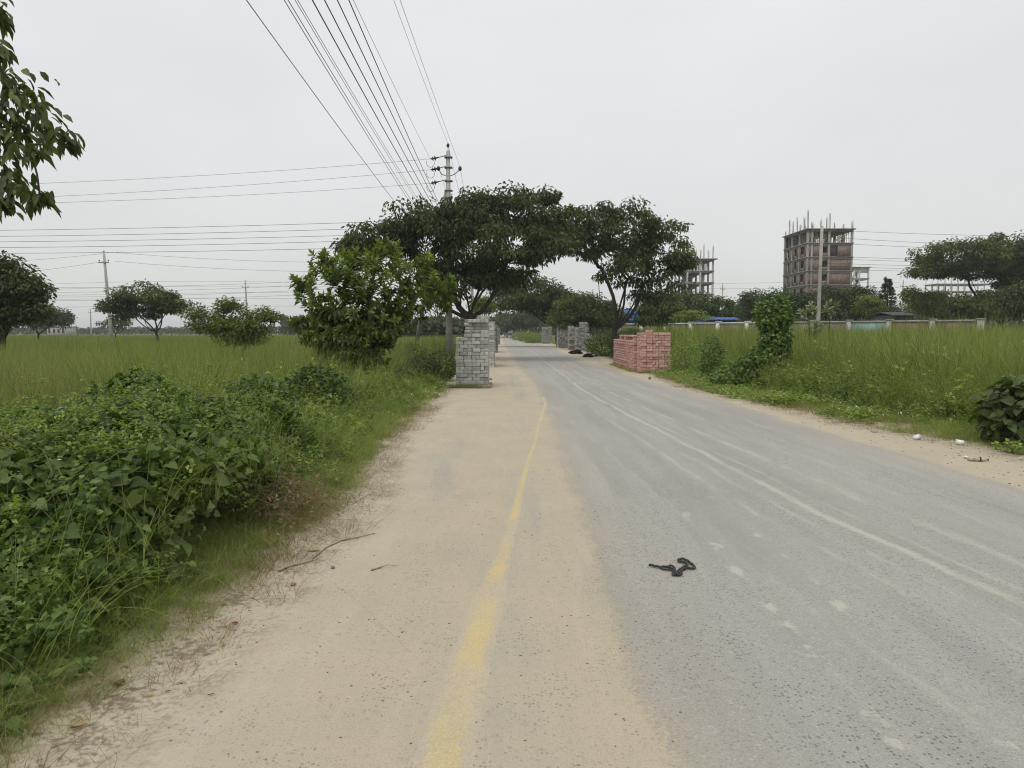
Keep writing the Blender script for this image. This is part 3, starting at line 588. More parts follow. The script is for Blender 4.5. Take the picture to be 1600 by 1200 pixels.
# dry tangle at the thicket's road end
c = G(440, 770, .25)
root = empty('dead_plant', (c[0], c[1], 0)); tag(root, 'tangle of dead brown stems at the road end of the thicket', 'dead plant')
mb = MB()
for i in range(420):
    b = np.array([rng.normal(-.05, .22), rng.normal(0, .30), abs(rng.normal(.16, .13))]); a = rng.uniform(0, 6.28); l = rng.uniform(.12, .4); dz = rng.normal(.0, .35)
    mb.tube([b, b + np.array([math.cos(a), math.sin(a), dz + .25]) * l * .5, b + np.array([math.cos(a) * 1.0, math.sin(a) * 1.0, dz]) * l], [.0022, .0018, .001], 3, False)
mb.build('stem', flat('dead_stem', (.20, .145, .085), .9, 3, .3), root)['kind'] = 'stuff'
n = 700; p_ = np.stack([rng.normal(-.05, .24, n), rng.normal(0, .32, n), np.abs(rng.normal(.17, .14, n))], 1)
link('foliage', leaves('foliage', p_, rdir(n, -.4), rdir(n, .8), .05 * rng.uniform(.6, 1.3, n), .022, rng.uniform(0, 1, n), M_dry), root)

# ------------------------------------------------------------------ leafy mounds and shrubs built from leaf shells
def blob_shrub(name, label, cat, base, ells, counts, ln, wd, kind, mat, nparts=0, droop=.35, shell=.72, group=None, jit=.05, tb=.4):
    base = np.array(base, float); root = empty(name, base); tag(root, label, cat, group); P_ = []; D_ = []; N_ = []
    for e, c in zip(ells, counts):
        v = rdir(c); rad = rng.uniform(shell ** 3, 1, c) ** (1 / 3); lump = 1 + .16 * wav(v[:, 0] * 3 + e[0], v[:, 1] * 3 + v[:, 2] * 2.2 + e[1], 1.3)
        P_.append(np.array(e[:3]) + v * (rad * lump)[:, None] * np.array(e[3:]) + rng.normal(size=(c, 3)) * jit); N_.append(v)
    p_ = np.concatenate(P_); nr = np.concatenate(N_); k_ = p_[:, 2] > gz(p_[:, 0], p_[:, 1]) + .01; p_ = p_[k_]; nr = nr[k_]; n = len(p_)
    d = unit(nr * .5 + rdir(n, 0, .5) * .8 + np.array([0, 0, -droop])); up = unit(nr * .7 + np.array([0, 0, .5]) + rng.normal(size=(n, 3)) * .4)
    l = ln * rng.uniform(.6, 1.25, n); wdt = wd * l / ln; tint = np.clip(tb + .2 * wav(p_[:, 0], p_[:, 1] + p_[:, 2], 2.) + rng.normal(0, .2, n), 0, 1)
    rest = np.ones(n, bool)
    if nparts:
        key = p_[:, 1] - nr[:, 1] * 0 ; idx = np.argsort(key)[:nparts]; rest[idx] = False
        leaf_parts(root, p_[idx], d[idx], up[idx], l[idx], wdt[idx], tint[idx], mat, kind)
    o = link('foliage', leaves('foliage', p_[rest] - base, d[rest], up[rest], l[rest], wdt[rest], tint[rest], mat, kind), root)
    if nparts: o['kind'] = 'stuff'
    sm = MB()
    for e in ells:
        for q in range(5):
            t_ = np.array(e[:3]) + rdir(1)[0] * np.array(e[3:]) * .6; a_ = np.array([base[0] + rng.normal(0, .08), base[1] + rng.normal(0, .08), base[2]]); m_ = (a_ + t_) / 2 + rng.normal(0, .08, 3)
            sm.tube(np.array([a_, m_, t_]) - base, [.022, .015, .007], 5)
    sm.build('stem', M_bark2, root)['kind'] = 'stuff'
    return root
def gp(px, py): p = G(px, py); return np.array([p[0], p[1], float(gz(p[0], p[1]))])
# two dark creeper mounds in the left verge
b = np.array([X(398, 10.6), 10.6, -.05]); blob_shrub('creeper_mound', 'dark hollow creeper mound in the weeds behind the thicket', 'creeper', b, [(b[0], b[1], .42, .62, .5, .52)], [2400], .075, .06, 'heart', M_vine, tb=.12)
b = np.array([X(492, 12.4), 12.4, -.05]); blob_shrub('creeper_mound', 'smaller dark creeper mound with yellowed leaves by rank grass', 'creeper', b, [(b[0], b[1], .5, .55, .45, .55)], [1900], .07, .055, 'heart', M_vine, tb=.2)
b = np.array([X(222, 11), 11, -.1]); blob_shrub('weed_bush', 'small dark leafy bush at the edge of tall left field', 'bush', b, [(b[0], b[1], .55, .32, .3, .5)], [1100], .07, .05, 'heart', M_vine)
b = np.array([X(640, 30), 30, -.1]); blob_shrub('round_shrub', 'round dark shrub in grass between big-leaved bush and pole', 'shrub', b, [(b[0], b[1], .6, .75, .7, .55)], [2200], .08, .05, 'diamond', M_tree2)
b = np.array([X(688, 24), 24, -.05]); blob_shrub('round_shrub', 'low bright-edged shrub right beside the nearest grey brick stack', 'shrub', b, [(b[0], b[1], .5, .55, .7, .5), (b[0] - .5, b[1] + .5, .4, .5, .5, .4)], [2200, 1200], .08, .05, 'diamond', M_tree2)
# creeper-covered stump on the right verge
b = np.array([X(1205, 21), 21, 0.0])
ev = [(b[0] + .05, 21, 2.0, .46, .45, .36), (b[0] + .1, 21, 1.35, .42, .42, .55), (b[0], 21, .7, .62, .55, .6), (b[0] - .55, 20.7, .48, .65, .5, .55), (b[0] - 1.15, 20.8, .28, .6, .45, .36), (b[0] + .22, 21, 2.35, .2, .2, .25), (b[0] - .28, 21, 2.15, .2, .2, .25)]
blob_shrub('creeper_covered_stump', 'tall stump smothered in dark creeper leaves on right verge', 'creeper', b, ev, [2000, 2000, 2200, 1500, 900, 350, 350], .09, .075, 'heart', M_vine, nparts=220)
# dark broad-leaved shrub at the right picture edge
b = np.array([X(1590, 10.4), 10.4, 0.0])
blob_shrub('broad_leaved_shrub', 'dark low broad-leaved shrub above the two white cups', 'shrub', b, [(b[0] + .1, b[1], .42, .5, .45, .5), (b[0] + .6, b[1] + .1, .5, .6, .5, .55)], [620, 700], .15, .12, 'heart', M_tree2, nparts=200, shell=.8)
b = np.array([X(1112, 24), 24, 0.0]); blob_shrub('weed_bush', 'small upright dark bush in weeds right of pink bricks', 'bush', b, [(b[0], b[1], .75, .4, .4, .75)], [1500], .07, .05, 'heart', M_vine)
b = np.array([X(1075, 27), 27, 0.0]); blob_shrub('weed_bush', 'pale leafy bush close behind the right end of pink bricks', 'bush', b, [(b[0], b[1], .6, .8, .7, .75), (b[0] + 1.1, b[1] - .5, .5, .8, .7, .6)], [2200, 1800], .06, .04, 'diamond', M_weed)
b = np.array([X(945, 48), 48, 0.0]); blob_shrub('roadside_bush', 'dark green bush between grey and pink brick stacks', 'bush', b, [(b[0], b[1], .8, 1.3, 1.1, .95), (b[0] + 1.4, b[1] + 1, .8, 1.1, 1.0, .9)], [2500, 2000], .12, .07, 'diamond', M_tree2)
b = np.array([X(990, 44), 44, 0.0]); blob_shrub('roadside_bush', 'small dark bush in front of wall behind pink bricks', 'bush', b, [(b[0], b[1], 1.0, .6, .6, .85)], [1400], .1, .06, 'diamond', M_tree)
b = np.array([X(835, 105), 105, 0.0]); blob_shrub('roadside_bush', 'low bright hedge bush beside the far right road edge', 'bush', b, [(b[0], b[1], .6, 1.6, 5, .8), (b[0] - .6, b[1] + 16, .7, 1.7, 7, .9), (b[0] - 1.5, b[1] + 34, .7, 1.8, 9, .9)], [1800, 1800, 1800], .2, .12, 'diamond', M_treeY)

# ------------------------------------------------------------------ big-leaved bush (whorled leaves)
def whorl_shrub(name, label, cat, base, ells, counts, per, ln, wd, mat, nparts, bark, nlimb=7, split=.4, trunk_r=.09, shell=.6, group=None, tb=.5, tipr=.009, upw=.5):
    base = np.array(base, float); root = empty(name, base); tag(root, label, cat, group)
    C = np.concatenate([ell_sample(e, c, shell, .9) for e, c in zip(ells, counts)]); C = C[C[:, 2] > .25]
    nodes, par = skeleton(base, split, C, nlimb); wood('stem', nodes, par, tipr, trunk_r, bark, root, base, 5)
    cen = C.mean(0); ax = unit(unit(C - cen) * .8 + np.array([0, 0, upw]) + rng.normal(size=C.shape) * .25)
    ci = np.repeat(np.arange(len(C)), per); n = len(ci); k = np.tile(np.arange(per), len(C)); az = k * 2.4 + rng.uniform(0, 6.28, len(C))[ci] + rng.normal(0, .25, n)
    a = ax[ci]; u = unit(np.cross(a, np.tile([0.3, .1, 1.0], (n, 1)) + rng.normal(size=(n, 3)) * .01)); v = np.cross(a, u); t = (k / (per - 1))
    opening = .25 + 1.15 * t + rng.normal(0, .15, n)
    rad = np.cos(az)[:, None] * u + np.sin(az)[:, None] * v
    d = unit(a * np.cos(opening)[:, None] + rad * np.sin(opening)[:, None] + np.array([0, 0, -.12])); up = unit(a + rng.normal(size=(n, 3)) * .2)
    pos = C[ci] - a * (t * .16)[:, None]; l = ln * rng.uniform(.7, 1.2, n) * (.6 + .4 * np.sqrt(t + .1)); w_ = wd * l / ln
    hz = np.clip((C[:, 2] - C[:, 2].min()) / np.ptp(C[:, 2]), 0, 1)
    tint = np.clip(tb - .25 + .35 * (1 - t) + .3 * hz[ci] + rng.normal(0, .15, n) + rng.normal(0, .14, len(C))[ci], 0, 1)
    rest = np.ones(n, bool)
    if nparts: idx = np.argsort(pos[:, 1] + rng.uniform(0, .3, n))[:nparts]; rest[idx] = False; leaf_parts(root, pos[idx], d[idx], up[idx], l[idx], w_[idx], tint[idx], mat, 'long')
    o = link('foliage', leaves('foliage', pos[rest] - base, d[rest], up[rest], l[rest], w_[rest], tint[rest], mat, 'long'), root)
    if nparts: o['kind'] = 'stuff'
    return root
d = 20.0; b = np.array([X(560, d), d, -.1])
whorl_shrub('big_leaved_bush', 'big bush with whorls of large glossy leaves, left of bricks', 'bush', b,
            [E(520, 455, 62, 55, d), E(590, 435, 75, 50, d), E(650, 450, 55, 55, d), E(580, 490, 85, 50, d), E(538, 525, 68, 52, d), E(690, 470, 18, 25, d), E(560, 420, 60, 35, d), E(470, 440, 16, 18, d), E(498, 402, 14, 16, d), E(605, 388, 22, 12, d), E(660, 402, 16, 14, d), E(705, 440, 10, 12, d), E(468, 505, 16, 16, d), E(545, 562, 58, 32, d), E(600, 515, 35, 35, d)], [75, 100, 70, 110, 230, 14, 40, 10, 9, 12, 9, 6, 9, 130, 50], 13, .21, .092, M_big, 300, M_bark2, shell=.4, tb=.38)
d = 26.0
for px, py, lab in ((1262, 478, 'pale-leaved milkweed plant just left of slender concrete pole'), (1300, 476, 'taller pale-leaved milkweed plant just right of slender concrete pole'), (1272, 506, 'lower pale-leaved milkweed plant in grass under slender pole')):
    b = np.array([X(px, d), d, -.2]); t = P(px, py + 6, d)
    whorl_shrub('milkweed_plant', lab, 'plant', b, [(t[0], t[1], t[2], .28, .28, .25)], [9], 9, .2, .09, M_pale, 0, M_bark2, 3, .9, .02, group='pale milkweed plants in the right field', tb=.6, upw=1.2)

# ------------------------------------------------------------------ near tree whose branch hangs into the picture
d = 7.2
cl = [(20, 130, 30, 22), (45, 150, 22, 18), (30, 195, 40, 22), (75, 195, 32, 20), (100, 215, 18, 15), (10, 230, 26, 22), (45, 225, 30, 18), (12, 270, 26, 22), (30, 300, 34, 18), (62, 303, 20, 12), (0, 165, 24, 20), (-5, 315, 18, 15), (-4, 20, 12, 16), (-8, 70, 14, 10), (-20, 110, 25, 25)]
base = np.array([-7.4, 7.6, -.1]); root = empty('overhanging_tree', base); tag(root, 'tree with pointed drooping leaves reaching in at upper left corner', 'tree')
CN = np.array([P(px, py, d + rng.uniform(-.35, .35)) for px, py, a, b_ in cl]); RN = np.array([(a, b_) for _, _, a, b_ in cl]) * d / FPX
EX = np.concatenate([ell_sample((-7.6, 7.8, 4.2, 1.9, 1.9, 1.5), 70, .4, .8)]); EX = EX[EX[:, 0] < -5.5]
nodes, par = skeleton(base, 2.2, np.concatenate([CN, EX]), 6); wood('trunk', nodes, par, .009, .13, M_bark2, root, base)
def droopers(C, rad, per):
    ci = np.repeat(np.arange(len(C)), per); n = len(ci); off = rng.normal(size=(n, 3)) * np.stack([rad[:, 0], rad[:, 0], rad[:, 1]], 1)[ci] * .55
    pos = C[ci] + off; dd = unit(rdir(n, 0, .3) * .75 + np.array([.28, 0, -.75])); up = unit(np.stack([rng.normal(0, .5, n), rng.normal(-.4, .5, n), np.ones(n)], 1))
    return pos, dd, up, (.145) * rng.uniform(.7, 1.25, n), .06 * rng.uniform(.8, 1.2, n), np.clip(rng.normal(.45, .25, n), 0, 1)
a_ = droopers(CN, RN, 20); leaf_parts(root, *a_, M_tree2, 'long')
b_x = droopers(CN, RN * .9, 16)
pos, dd, up, l, w_, t = [np.concatenate([p1, p2]) for p1, p2 in zip(droopers(EX, np.full((len(EX), 2), .35), 40), b_x)]
o = link('crown', leaves('crown', pos - base, dd, up, l, w_, t, M_tree2, 'long'), root); o['kind'] = 'stuff'

# ------------------------------------------------------------------ trees
def gb(px, d, dz=0): xx = X(px, d); return (xx, d, float(gz(xx, d)) - .05 + dz)
d = 41.5
tree('spreading_tree', 'largest dark spreading tree arching over road from the left', 'tree', gb(735, d), [E(650, 345, 60, 32, d), E(600, 375, 55, 30, d), E(720, 350, 60, 40, d, -1), E(820, 335, 70, 42, d), E(700, 405, 90, 36, d, 1), E(800, 385, 85, 36, d, -2), E(770, 430, 70, 26, d, 1), E(865, 370, 45, 36, d), E(560, 385, 30, 16, d), E(740, 315, 30, 14, d), E(690, 450, 45, 30, d, -1)],
     [38, 34, 42, 52, 44, 48, 30, 26, 14, 12, 20], 2.4, .48, (.27, .12), 92, .92, M_tree, M_bark, droop=.75, nlimb=9, tipr=.022, shell=.3)
d = 45.0
tree('spreading_tree', 'open-branched dark tree leaning over road behind the pink bricks', 'tree', gb(960, d), [E(975, 360, 75, 50, d), E(925, 345, 55, 36, d), E(1035, 385, 45, 52, d), E(985, 420, 80, 34, d), E(1065, 415, 25, 22, d), E(905, 385, 30, 22, d), E(1025, 455, 45, 22, d)],
     [48, 28, 30, 24, 10, 10, 12], 1.7, .26, (.26, .115), 85, .82, M_tree, M_bark, droop=.7, nlimb=6, tipr=.022, shell=.3, low=.8)
d = 78.0
tree('roadside_tree', 'dark tree reaching over the far road beyond the arching pair', 'tree', gb(872, d), [E(830, 462, 55, 32, d), E(865, 475, 35, 32, d), E(790, 470, 45, 22, d)], [70, 50, 40], 2.2, .3, (.34, .15), 70, 1.2, M_tree, M_bark, droop=.5)
d = 70.0
tree('roadside_tree', 'rounded bushy tree left of the open-branched tree trunk', 'tree', gb(915, d), [E(915, 488, 38, 30, d), E(945, 495, 30, 24, d), E(892, 500, 22, 22, d)], [80, 50, 35], 1.2, .2, (.28, .13), 75, .95, M_tree2, M_bark2)
tree('roadside_tree', 'yellow-green sapling tree behind the far grey brick stacks', 'tree', gb(882, 74), [E(884, 482, 16, 20, 74), E(872, 500, 12, 14, 74)], [26, 14], 1.5, .1, (.26, .12), 60, .8, M_treeY, M_bark2)
d = 60.0
tree('roadside_tree', 'drooping dark tree beside the wall, right of open-branched trunk', 'tree', gb(1035, d), [E(1032, 478, 32, 24, d), E(1020, 495, 28, 18, d)], [70, 40], 1.4, .16, (.26, .11), 75, .85, M_tree2, M_bark, droop=.7)
G_w = 'trees behind the boundary wall'
for px, d, ee, cc, mt, lab in (
    (1095, 88, [(1085, 478, 42, 22), (1125, 485, 28, 20), (1060, 480, 25, 20)], [80, 50, 40], M_tree2, 'dense rounded tree under the shorter concrete frame building'),
    (1185, 92, [(1180, 470, 22, 20), (1165, 488, 20, 16)], [40, 30], M_tree, 'loose-crowned dark tree behind the creeper-covered stump'),
    (1235, 86, [(1215, 475, 30, 20), (1240, 478, 28, 22)], [55, 50], M_tree2, 'round tree just left of slender concrete pole base'),
    (1310, 84, [(1290, 472, 40, 26), (1335, 472, 40, 26), (1320, 488, 60, 16)], [70, 70, 40], M_tree2, 'broad bushy tree hiding the tall building lower floors'),
    (1360, 80, [(1358, 480, 18, 20)], [32], M_treeY, 'yellowish tree between broad bushy tree and conifer'),
    (1450, 76, [(1450, 475, 34, 20), (1425, 462, 14, 9), (1480, 486, 30, 16)], [60, 14, 40], M_treeY, 'light green tree left below the umbrella-shaped tree'),
    (1520, 72, [(1510, 482, 40, 20), (1555, 478, 40, 26)], [65, 70], M_tree2, 'dark bushy tree under the umbrella-shaped tree'),
    (1600, 66, [(1595, 475, 40, 32), (1640, 470, 40, 36)], [70, 60], M_tree2, 'dark bushy tree at the right-hand picture edge')):
    tree('leafy_tree', lab, 'tree', gb(px, d), [E(*e, d) for e in ee], cc, 1.5, .17, (.30, .14), 70, 1.0, mt, M_bark2, group=G_w)
d = 74.0
tree('umbrella_tree', 'wide umbrella-shaped tree rising above the wall on the right', 'tree', gb(1562, d), [E(1515, 402, 85, 28, d), E(1575, 395, 60, 30, d), E(1460, 425, 38, 16, d), E(1610, 410, 50, 35, d), E(1590, 440, 40, 20, d), E(1530, 425, 50, 14, d)], [105, 66, 30, 52, 34, 34], 2.6, .3, (.30, .13), 95, 1.05, M_tree, M_bark, nlimb=8, shell=.3, low=.6, flatz=.5)
d = 62.0
tree('umbrella_tree', 'lone dark umbrella-shaped tree standing in the left field', 'tree', gb(245, d), [E(225, 466, 50, 24, d), E(185, 480, 28, 16, d), E(265, 478, 28, 24, d), E(215, 490, 40, 14, d)], [46, 20, 26, 18], 1.9, .16, (.26, .12), 85, .85, M_tree, M_bark, low=.35, shell=.35, flatz=.45)
tree('umbrella_tree', 'small thin tree seen below the lone umbrella-shaped tree', 'tree', gb(182, 95), [E(182, 505, 26, 9, 95)], [26], 1.6, .1, (.3, .14), 45, 1.0, M_far, M_bark)
d = 36.0
tree('broadleaf_tree', 'dark broad-leaved tree at the left picture edge beyond tall grass', 'tree', gb(5, d), [E(15, 450, 48, 38, d), E(-40, 440, 60, 45, d), E(30, 485, 38, 22, d), E(-20, 495, 45, 25, d), E(0, 420, 18, 18, d)], [52, 46, 26, 26, 16], 1.4, .18, (.22, .12), 85, .8, M_tree, M_bark)
d = 85.0
tree('broadleaf_tree', 'hazy smaller tree right of the left-edge broad-leaved tree', 'tree', gb(62, d), [E(62, 498, 42, 18, d), E(90, 498, 18, 14, d)], [60, 20], 1.6, .16, (.3, .14), 65, 1.1, M_far, M_bark)
d = 27.0
tree('arching_shrub', 'light green shrub with long arching branches in left field', 'shrub', gb(365, d), [E(375, 512, 48, 18, d), E(378, 528, 42, 14, d), E(330, 506, 34, 20, d), E(365, 480, 22, 12, d), E(410, 492, 24, 10, d), E(350, 480, 8, 14, d), E(425, 495, 12, 5, d), E(305, 488, 18, 10, d)], [50, 34, 36, 14, 16, 6, 6, 12], .35, .05, (.13, .055), 42, .38, M_treeY, M_bark2, tipr=.006, droop=.2, shell=.3)
d = 58.0
tree('flat_topped_sapling', 'small bright green flat-topped tree in front of white-topped wall', 'tree', gb(1078, d), [E(1078, 492, 26, 7, d), E(1065, 497, 18, 4, d), E(1092, 497, 16, 4, d)], [20, 9, 8], 1.6, .07, (.2, .09), 42, .55, M_treeY, M_bark, tb=.75, flatz=.25, tipr=.01)
tree('small_tree', 'small light green tree behind road beside grey stacks on left', 'tree', gb(752, 60), [E(752, 480, 16, 18, 60)], [30], 1.6, .1, (.25, .11), 55, .8, M_treeY, M_bark)
# conifer behind the wall
d = 82.0; b = np.array(gb(1383, d)); top = Z(437, d); root = empty('conifer_tree', b); tag(root, 'tiered dark conifer standing behind the wall', 'tree')
MB().tube([(0, 0, 0), (.03, 0, (top - b[2]) * .6), (0, 0, top - b[2])], [.16, .1, .02], 8).build('trunk', M_bark, root)
pp = []; dd = []
for h in np.linspace(.7, top - b[2] - .1, 19):
    fr = 1 - (h - .4) / (top - b[2]); L_ = 2.3 * fr ** .85 + .1
    for k in range(9):
        az = k * .698 + h * 2.1; q = rng.uniform(.1, 1, 60) * rng.uniform(.75, 1.1); dr = np.array([math.cos(az), math.sin(az), 0]); sd_ = np.array([-dr[1], dr[0], 0])
        p_ = dr * (q * L_)[:, None] + sd_ * (rng.normal(0, .13, 60) * (1.1 - q))[:, None]; p_[:, 2] = h + rng.normal(0, .1) - .3 * L_ * q + .26 * L_ * q ** 2 + rng.normal(0, .09, 60); pp.append(p_)
        dd.append(dr + sd_ * rng.normal(0, .7, 60)[:, None] + np.array([0, 0, .12]))
pp = np.concatenate(pp); dd = unit(np.concatenate(dd)); n = len(pp)
link('crown', leaves('crown', pp, dd, rdir(n, 1.2), .22 * rng.uniform(.7, 1.2, n), .07, np.clip(rng.normal(.35, .2, n), 0, 1), M_tree2), root)

# far tree belts that read as one mass
def belt(name, label, spans, mat, ln):
    pos = []; 
    for px0, px1, d, top, bot, n in spans:
        px = rng.uniform(px0, px1, n); dd_ = d * rng.uniform(.92, 1.1, n); hh = top + (bot - top) * (.5 - .5 * wav(px * .03, px * .011, 2.) ) * .6
        py = hh + (521 - hh) * rng.uniform(0, 1, n) ** 1.3; pos.append(np.array([P(a, b_, c_) for a, b_, c_ in zip(px, py, dd_)]))
    pos = np.concatenate(pos); pos = pos[pos[:, 2] > -.4]; n = len(pos)
    o = link(name, leaves(name, pos, rdir(n, -.2), rdir(n, 1.), ln * rng.uniform(.6, 1.4, n), ln * .6, np.clip(rng.normal(.4, .2, n), 0, 1), mat)); tag(o, label, 'tree line', kind='stuff')
belt('far_treeline', 'far belt of trees along the horizon across the left field', [(-60, 480, 330, 510, 519, 9000), (440, 790, 190, 493, 510, 7000), (600, 720, 120, 500, 512, 2500)], M_far, 1.1)
belt('far_treeline', 'far belt of trees closing the road and the right horizon', [(775, 900, 230, 488, 505, 5000), (860, 1700, 150, 478, 498, 22000)], M_far, .9)
for px, d, ee, lab in ((792, 190, [(792, 505, 22, 14)], 'hazy round tree at the far end of the road, left side'), (822, 165, [(822, 498, 26, 20)], 'hazy round tree at the far end of the road, right side')):
    tree('hazy_tree', lab, 'tree', gb(px, d), [E(*e, d) for e in ee], [50], 2.2, .25, (.55, .3), 60, 1.9, M_far, M_bark)

# ------------------------------------------------------------------ brick stacks
def brick_mesh(sx, sy, sz, mat):
    bm = bmesh.new(); bmesh.ops.create_cube(bm, size=1.0); bmesh.ops.scale(bm, vec=(sx, sy, sz), verts=bm.verts)
    bmesh.ops.bevel(bm, geom=list(bm.edges), offset=.009, segments=1, affect='EDGES')
    me = bpy.data.meshes.new('brick'); bm.to_mesh(me); bm.free(); me.materials.append(mat); return me
def brickmat(name, a, b):
    k = NM(name, .92); r = k.m_('FRACT', k.m_('ADD', k.rnd(), k.n('ShaderNodeNewGeometry').outputs['Random Per Island'])); c = k.mix(r, a, b); n = k.noise(22, k.obj(), 4, .7); c = k.val(c, k.ramp(n, .3, .7, .8, 1.15)); k.base(c); k.bump(n, .4, .004); return k.m
M_grey = brickmat('grey_cement_brick', (.31, .305, .275), (.52, .51, .465)); M_grey2 = brickmat('dark_grey_cement_brick', (.26, .255, .235), (.40, .39, .36)); M_pink = brickmat('pink_clay_brick', (.40, .225, .19), (.60, .37, .32))
BL, BW, BH = .225, .108, .098
def brick_stack(label, org, W, D, courses, mat, faces=('front', 'road'), road_side=1, single=True, group=None, rz=0.0, hfun=None):
    """bricks laid in courses from origin (front-left corner); hfun(x,y)->courses at that place"""
    root = empty('brick_stack', org, rz); tag(root, label, 'brick stack', group)
    ms = brick_mesh(BL, BW, BH, mat); mh = brick_mesh(BW, BL, BH, mat); inner = MB(); allc = []
    nrow = max(1, int(round(D / (BW + .004)))); H = hfun or (lambda x, y: courses)
    for c in range(int(max(H(x_, y_) for x_ in np.linspace(.1, W - .1, 9) for y_ in np.linspace(.05, D - .05, 9)) + 1)):
        z = (c + .5) * (BH + .006); sh = rng.normal(0, .008); sy = rng.normal(0, .006); r = 0
        while r < nrow:
            head = (c % 2 == 1 and r + 1 < nrow) if r == 0 else (rng.uniform() < .2 and r + 1 < nrow)
            # a row of headers (two rows deep) or of stretchers, mixed inside the row
            x_ = 0.0; dep = 2 if head else 1
            while x_ < W - .06:
                st = not head or (rng.uniform() < .55 and r == 0)
                if head and st:  # two stretchers one behind the other
                    items = [(ms, BL, BW, r * (BW + .004) + BW / 2), (ms, BL, BW, (r + 1) * (BW + .004) + BW / 2)]; wd = BL
                elif head: items = [(mh, BW, BL, r * (BW + .004) + BL / 2)]; wd = BW
                else: items = [(ms, BL, BW, r * (BW + .004) + BW / 2)]; wd = BL
                if x_ + wd > W + .05: items = [(mh, BW, BL, r * (BW + .004) + BL / 2)] if dep == 2 else []; wd = BW
                for me, lx, ly, yy in items:
                    px_ = x_ + lx / 2
                    if H(px_, yy) > c + .3:
                        rot = rng.normal(0, .018 if single else .05); p = (px_ + sh + rng.normal(0, .004), yy + sy + rng.normal(0, .014 if single else .035) * (1 if yy < .25 else .5), z)
                        out = yy < .26 or (px_ > W - .26 if road_side > 0 else px_ < .26) or H(px_, yy) < c + 1.6
                        allc.append((me, lx, ly, p, rot, out))
                x_ += wd + .008
            r += dep
    outs = [q for q in allc if q[5]] if single else []
    outs = sorted(outs, key=lambda q: q[3][1])[:300]; ids = set(id(q) for q in outs)
    for me, lx, ly, p, rot, _ in outs:
        o = link('brick', me, root, p); o.rotation_euler = (0, 0, rot)
    for q in allc:
        if id(q) in ids: continue
        me, lx, ly, p, rot, _ = q; inner.box((-lx / 2, -ly / 2, -BH / 2), (lx / 2, ly / 2, BH / 2), Matrix.Translation(p) @ Matrix.Rotation(rot, 4, 'Z'))
    if inner.n: o = inner.build('brick_mass' if not single else 'inner_bricks', mat, root); o['kind'] = 'stuff'
    return root
G_b = 'brick stacks along the road'
x0 = X(712, 21.2)
brick_stack('nearest grey cement brick stack at left edge, stepped top', (x0, 21.2, -.02), .92, 1.0, 15, M_grey, group=G_b, road_side=1,
            hfun=lambda x, y: (15 if x > .2 else 14) if y < .33 else (19.5 if x > .62 else 18.6 if x > .3 else 18 if x > .22 else 14))
brick_stack('second grey brick stack behind the nearest one, left roadside', (-1.72, 33, -.02), .95, 2.2, 18, M_grey, group=G_b, hfun=lambda x, y: 19 if y < .9 else 17 if y < 1.5 else 20)
brick_stack('third grey brick stack along the left roadside', (-2.12, 56, -.02), 1.0, 3.0, 20, M_grey2, group=G_b, single=False)
brick_stack('far small grey brick stack on left roadside', (-2.55, 92, -.02), 1.0, 3.5, 20, M_grey2, group=G_b, single=False)
brick_stack('tall front end of pink brick pile on right verge', (X(1001, 28.7), 28.7, -.0), 1.2, .95, 15, M_pink, group=G_b, road_side=-1,
            hfun=lambda x, y: 16.2 if .3 < x < .52 and y < .3 else 15.3 if .22 < x < 1.1 else 14.4 if x < .3 else 14.2)
brick_stack('long low wing of pink brick pile running along road', (X(1001, 28.7) - .08, 29.75, -.0), .5, 6.0, 12, M_pink, group=G_b, road_side=-1,
            hfun=lambda x, y: 13.2 if y < .4 else 13.5 if (2.2 < y < 2.8 or 3.6 < y < 4.1) else 11.5)
brick_stack('darkest grey brick stack behind the two black dogs', (X(900, 62), 62, -.0), 1.05, 1.6, 23, M_grey2, group=G_b, road_side=-1, single=False, hfun=lambda x, y: 23 if x > .35 else 19)
brick_stack('lower grey brick stack joined left of the darkest stack', (X(889, 64.5), 64.5, -.0), .5, 1.6, 20, M_grey2, group=G_b, road_side=-1, single=False)
brick_stack('light grey brick stack second from the far right roadside', (X(871, 73), 73, -.0), 1.1, 1.6, 23, M_grey, group=G_b, road_side=-1, single=False, hfun=lambda x, y: 24 if .3 < x < .9 else 21)
brick_stack('farthest grey brick stack on the right roadside', (X(847, 97), 97, -.0), 1.25, 1.6, 21, M_grey2, group=G_b, road_side=-1, single=False)
xb = np.concatenate([rng.uniform(-1.75, -.6, 60), rng.uniform(4.8, 6.5, 70), rng.uniform(4.7, 5.0, 60)]); yb = np.concatenate([rng.normal(21.05, .12, 60), rng.normal(28.5, .14, 70), rng.uniform(28.8, 36, 60)])
stuff('brown_tufts', 'dead grass tufts around the feet of the brick stacks', 'straw', C_brown, xb, yb, rng.uniform(.3, .7, len(xb)), z=np.full(len(xb), .008))
xb = np.concatenate([rng.uniform(-1.8, -.9, 30), rng.uniform(5.0, 6.6, 40), rng.uniform(4.6, 4.95, 40)]); yb = np.concatenate([rng.normal(21.05, .12, 30), rng.normal(28.5, .12, 40), rng.uniform(28.8, 36, 40)])
stuff('verge_grass', 'green grass tufts around the feet of the brick stacks', 'grass', C_mid, xb, yb, rng.uniform(.25, .5, len(xb)), z=np.full(len(xb), .008))
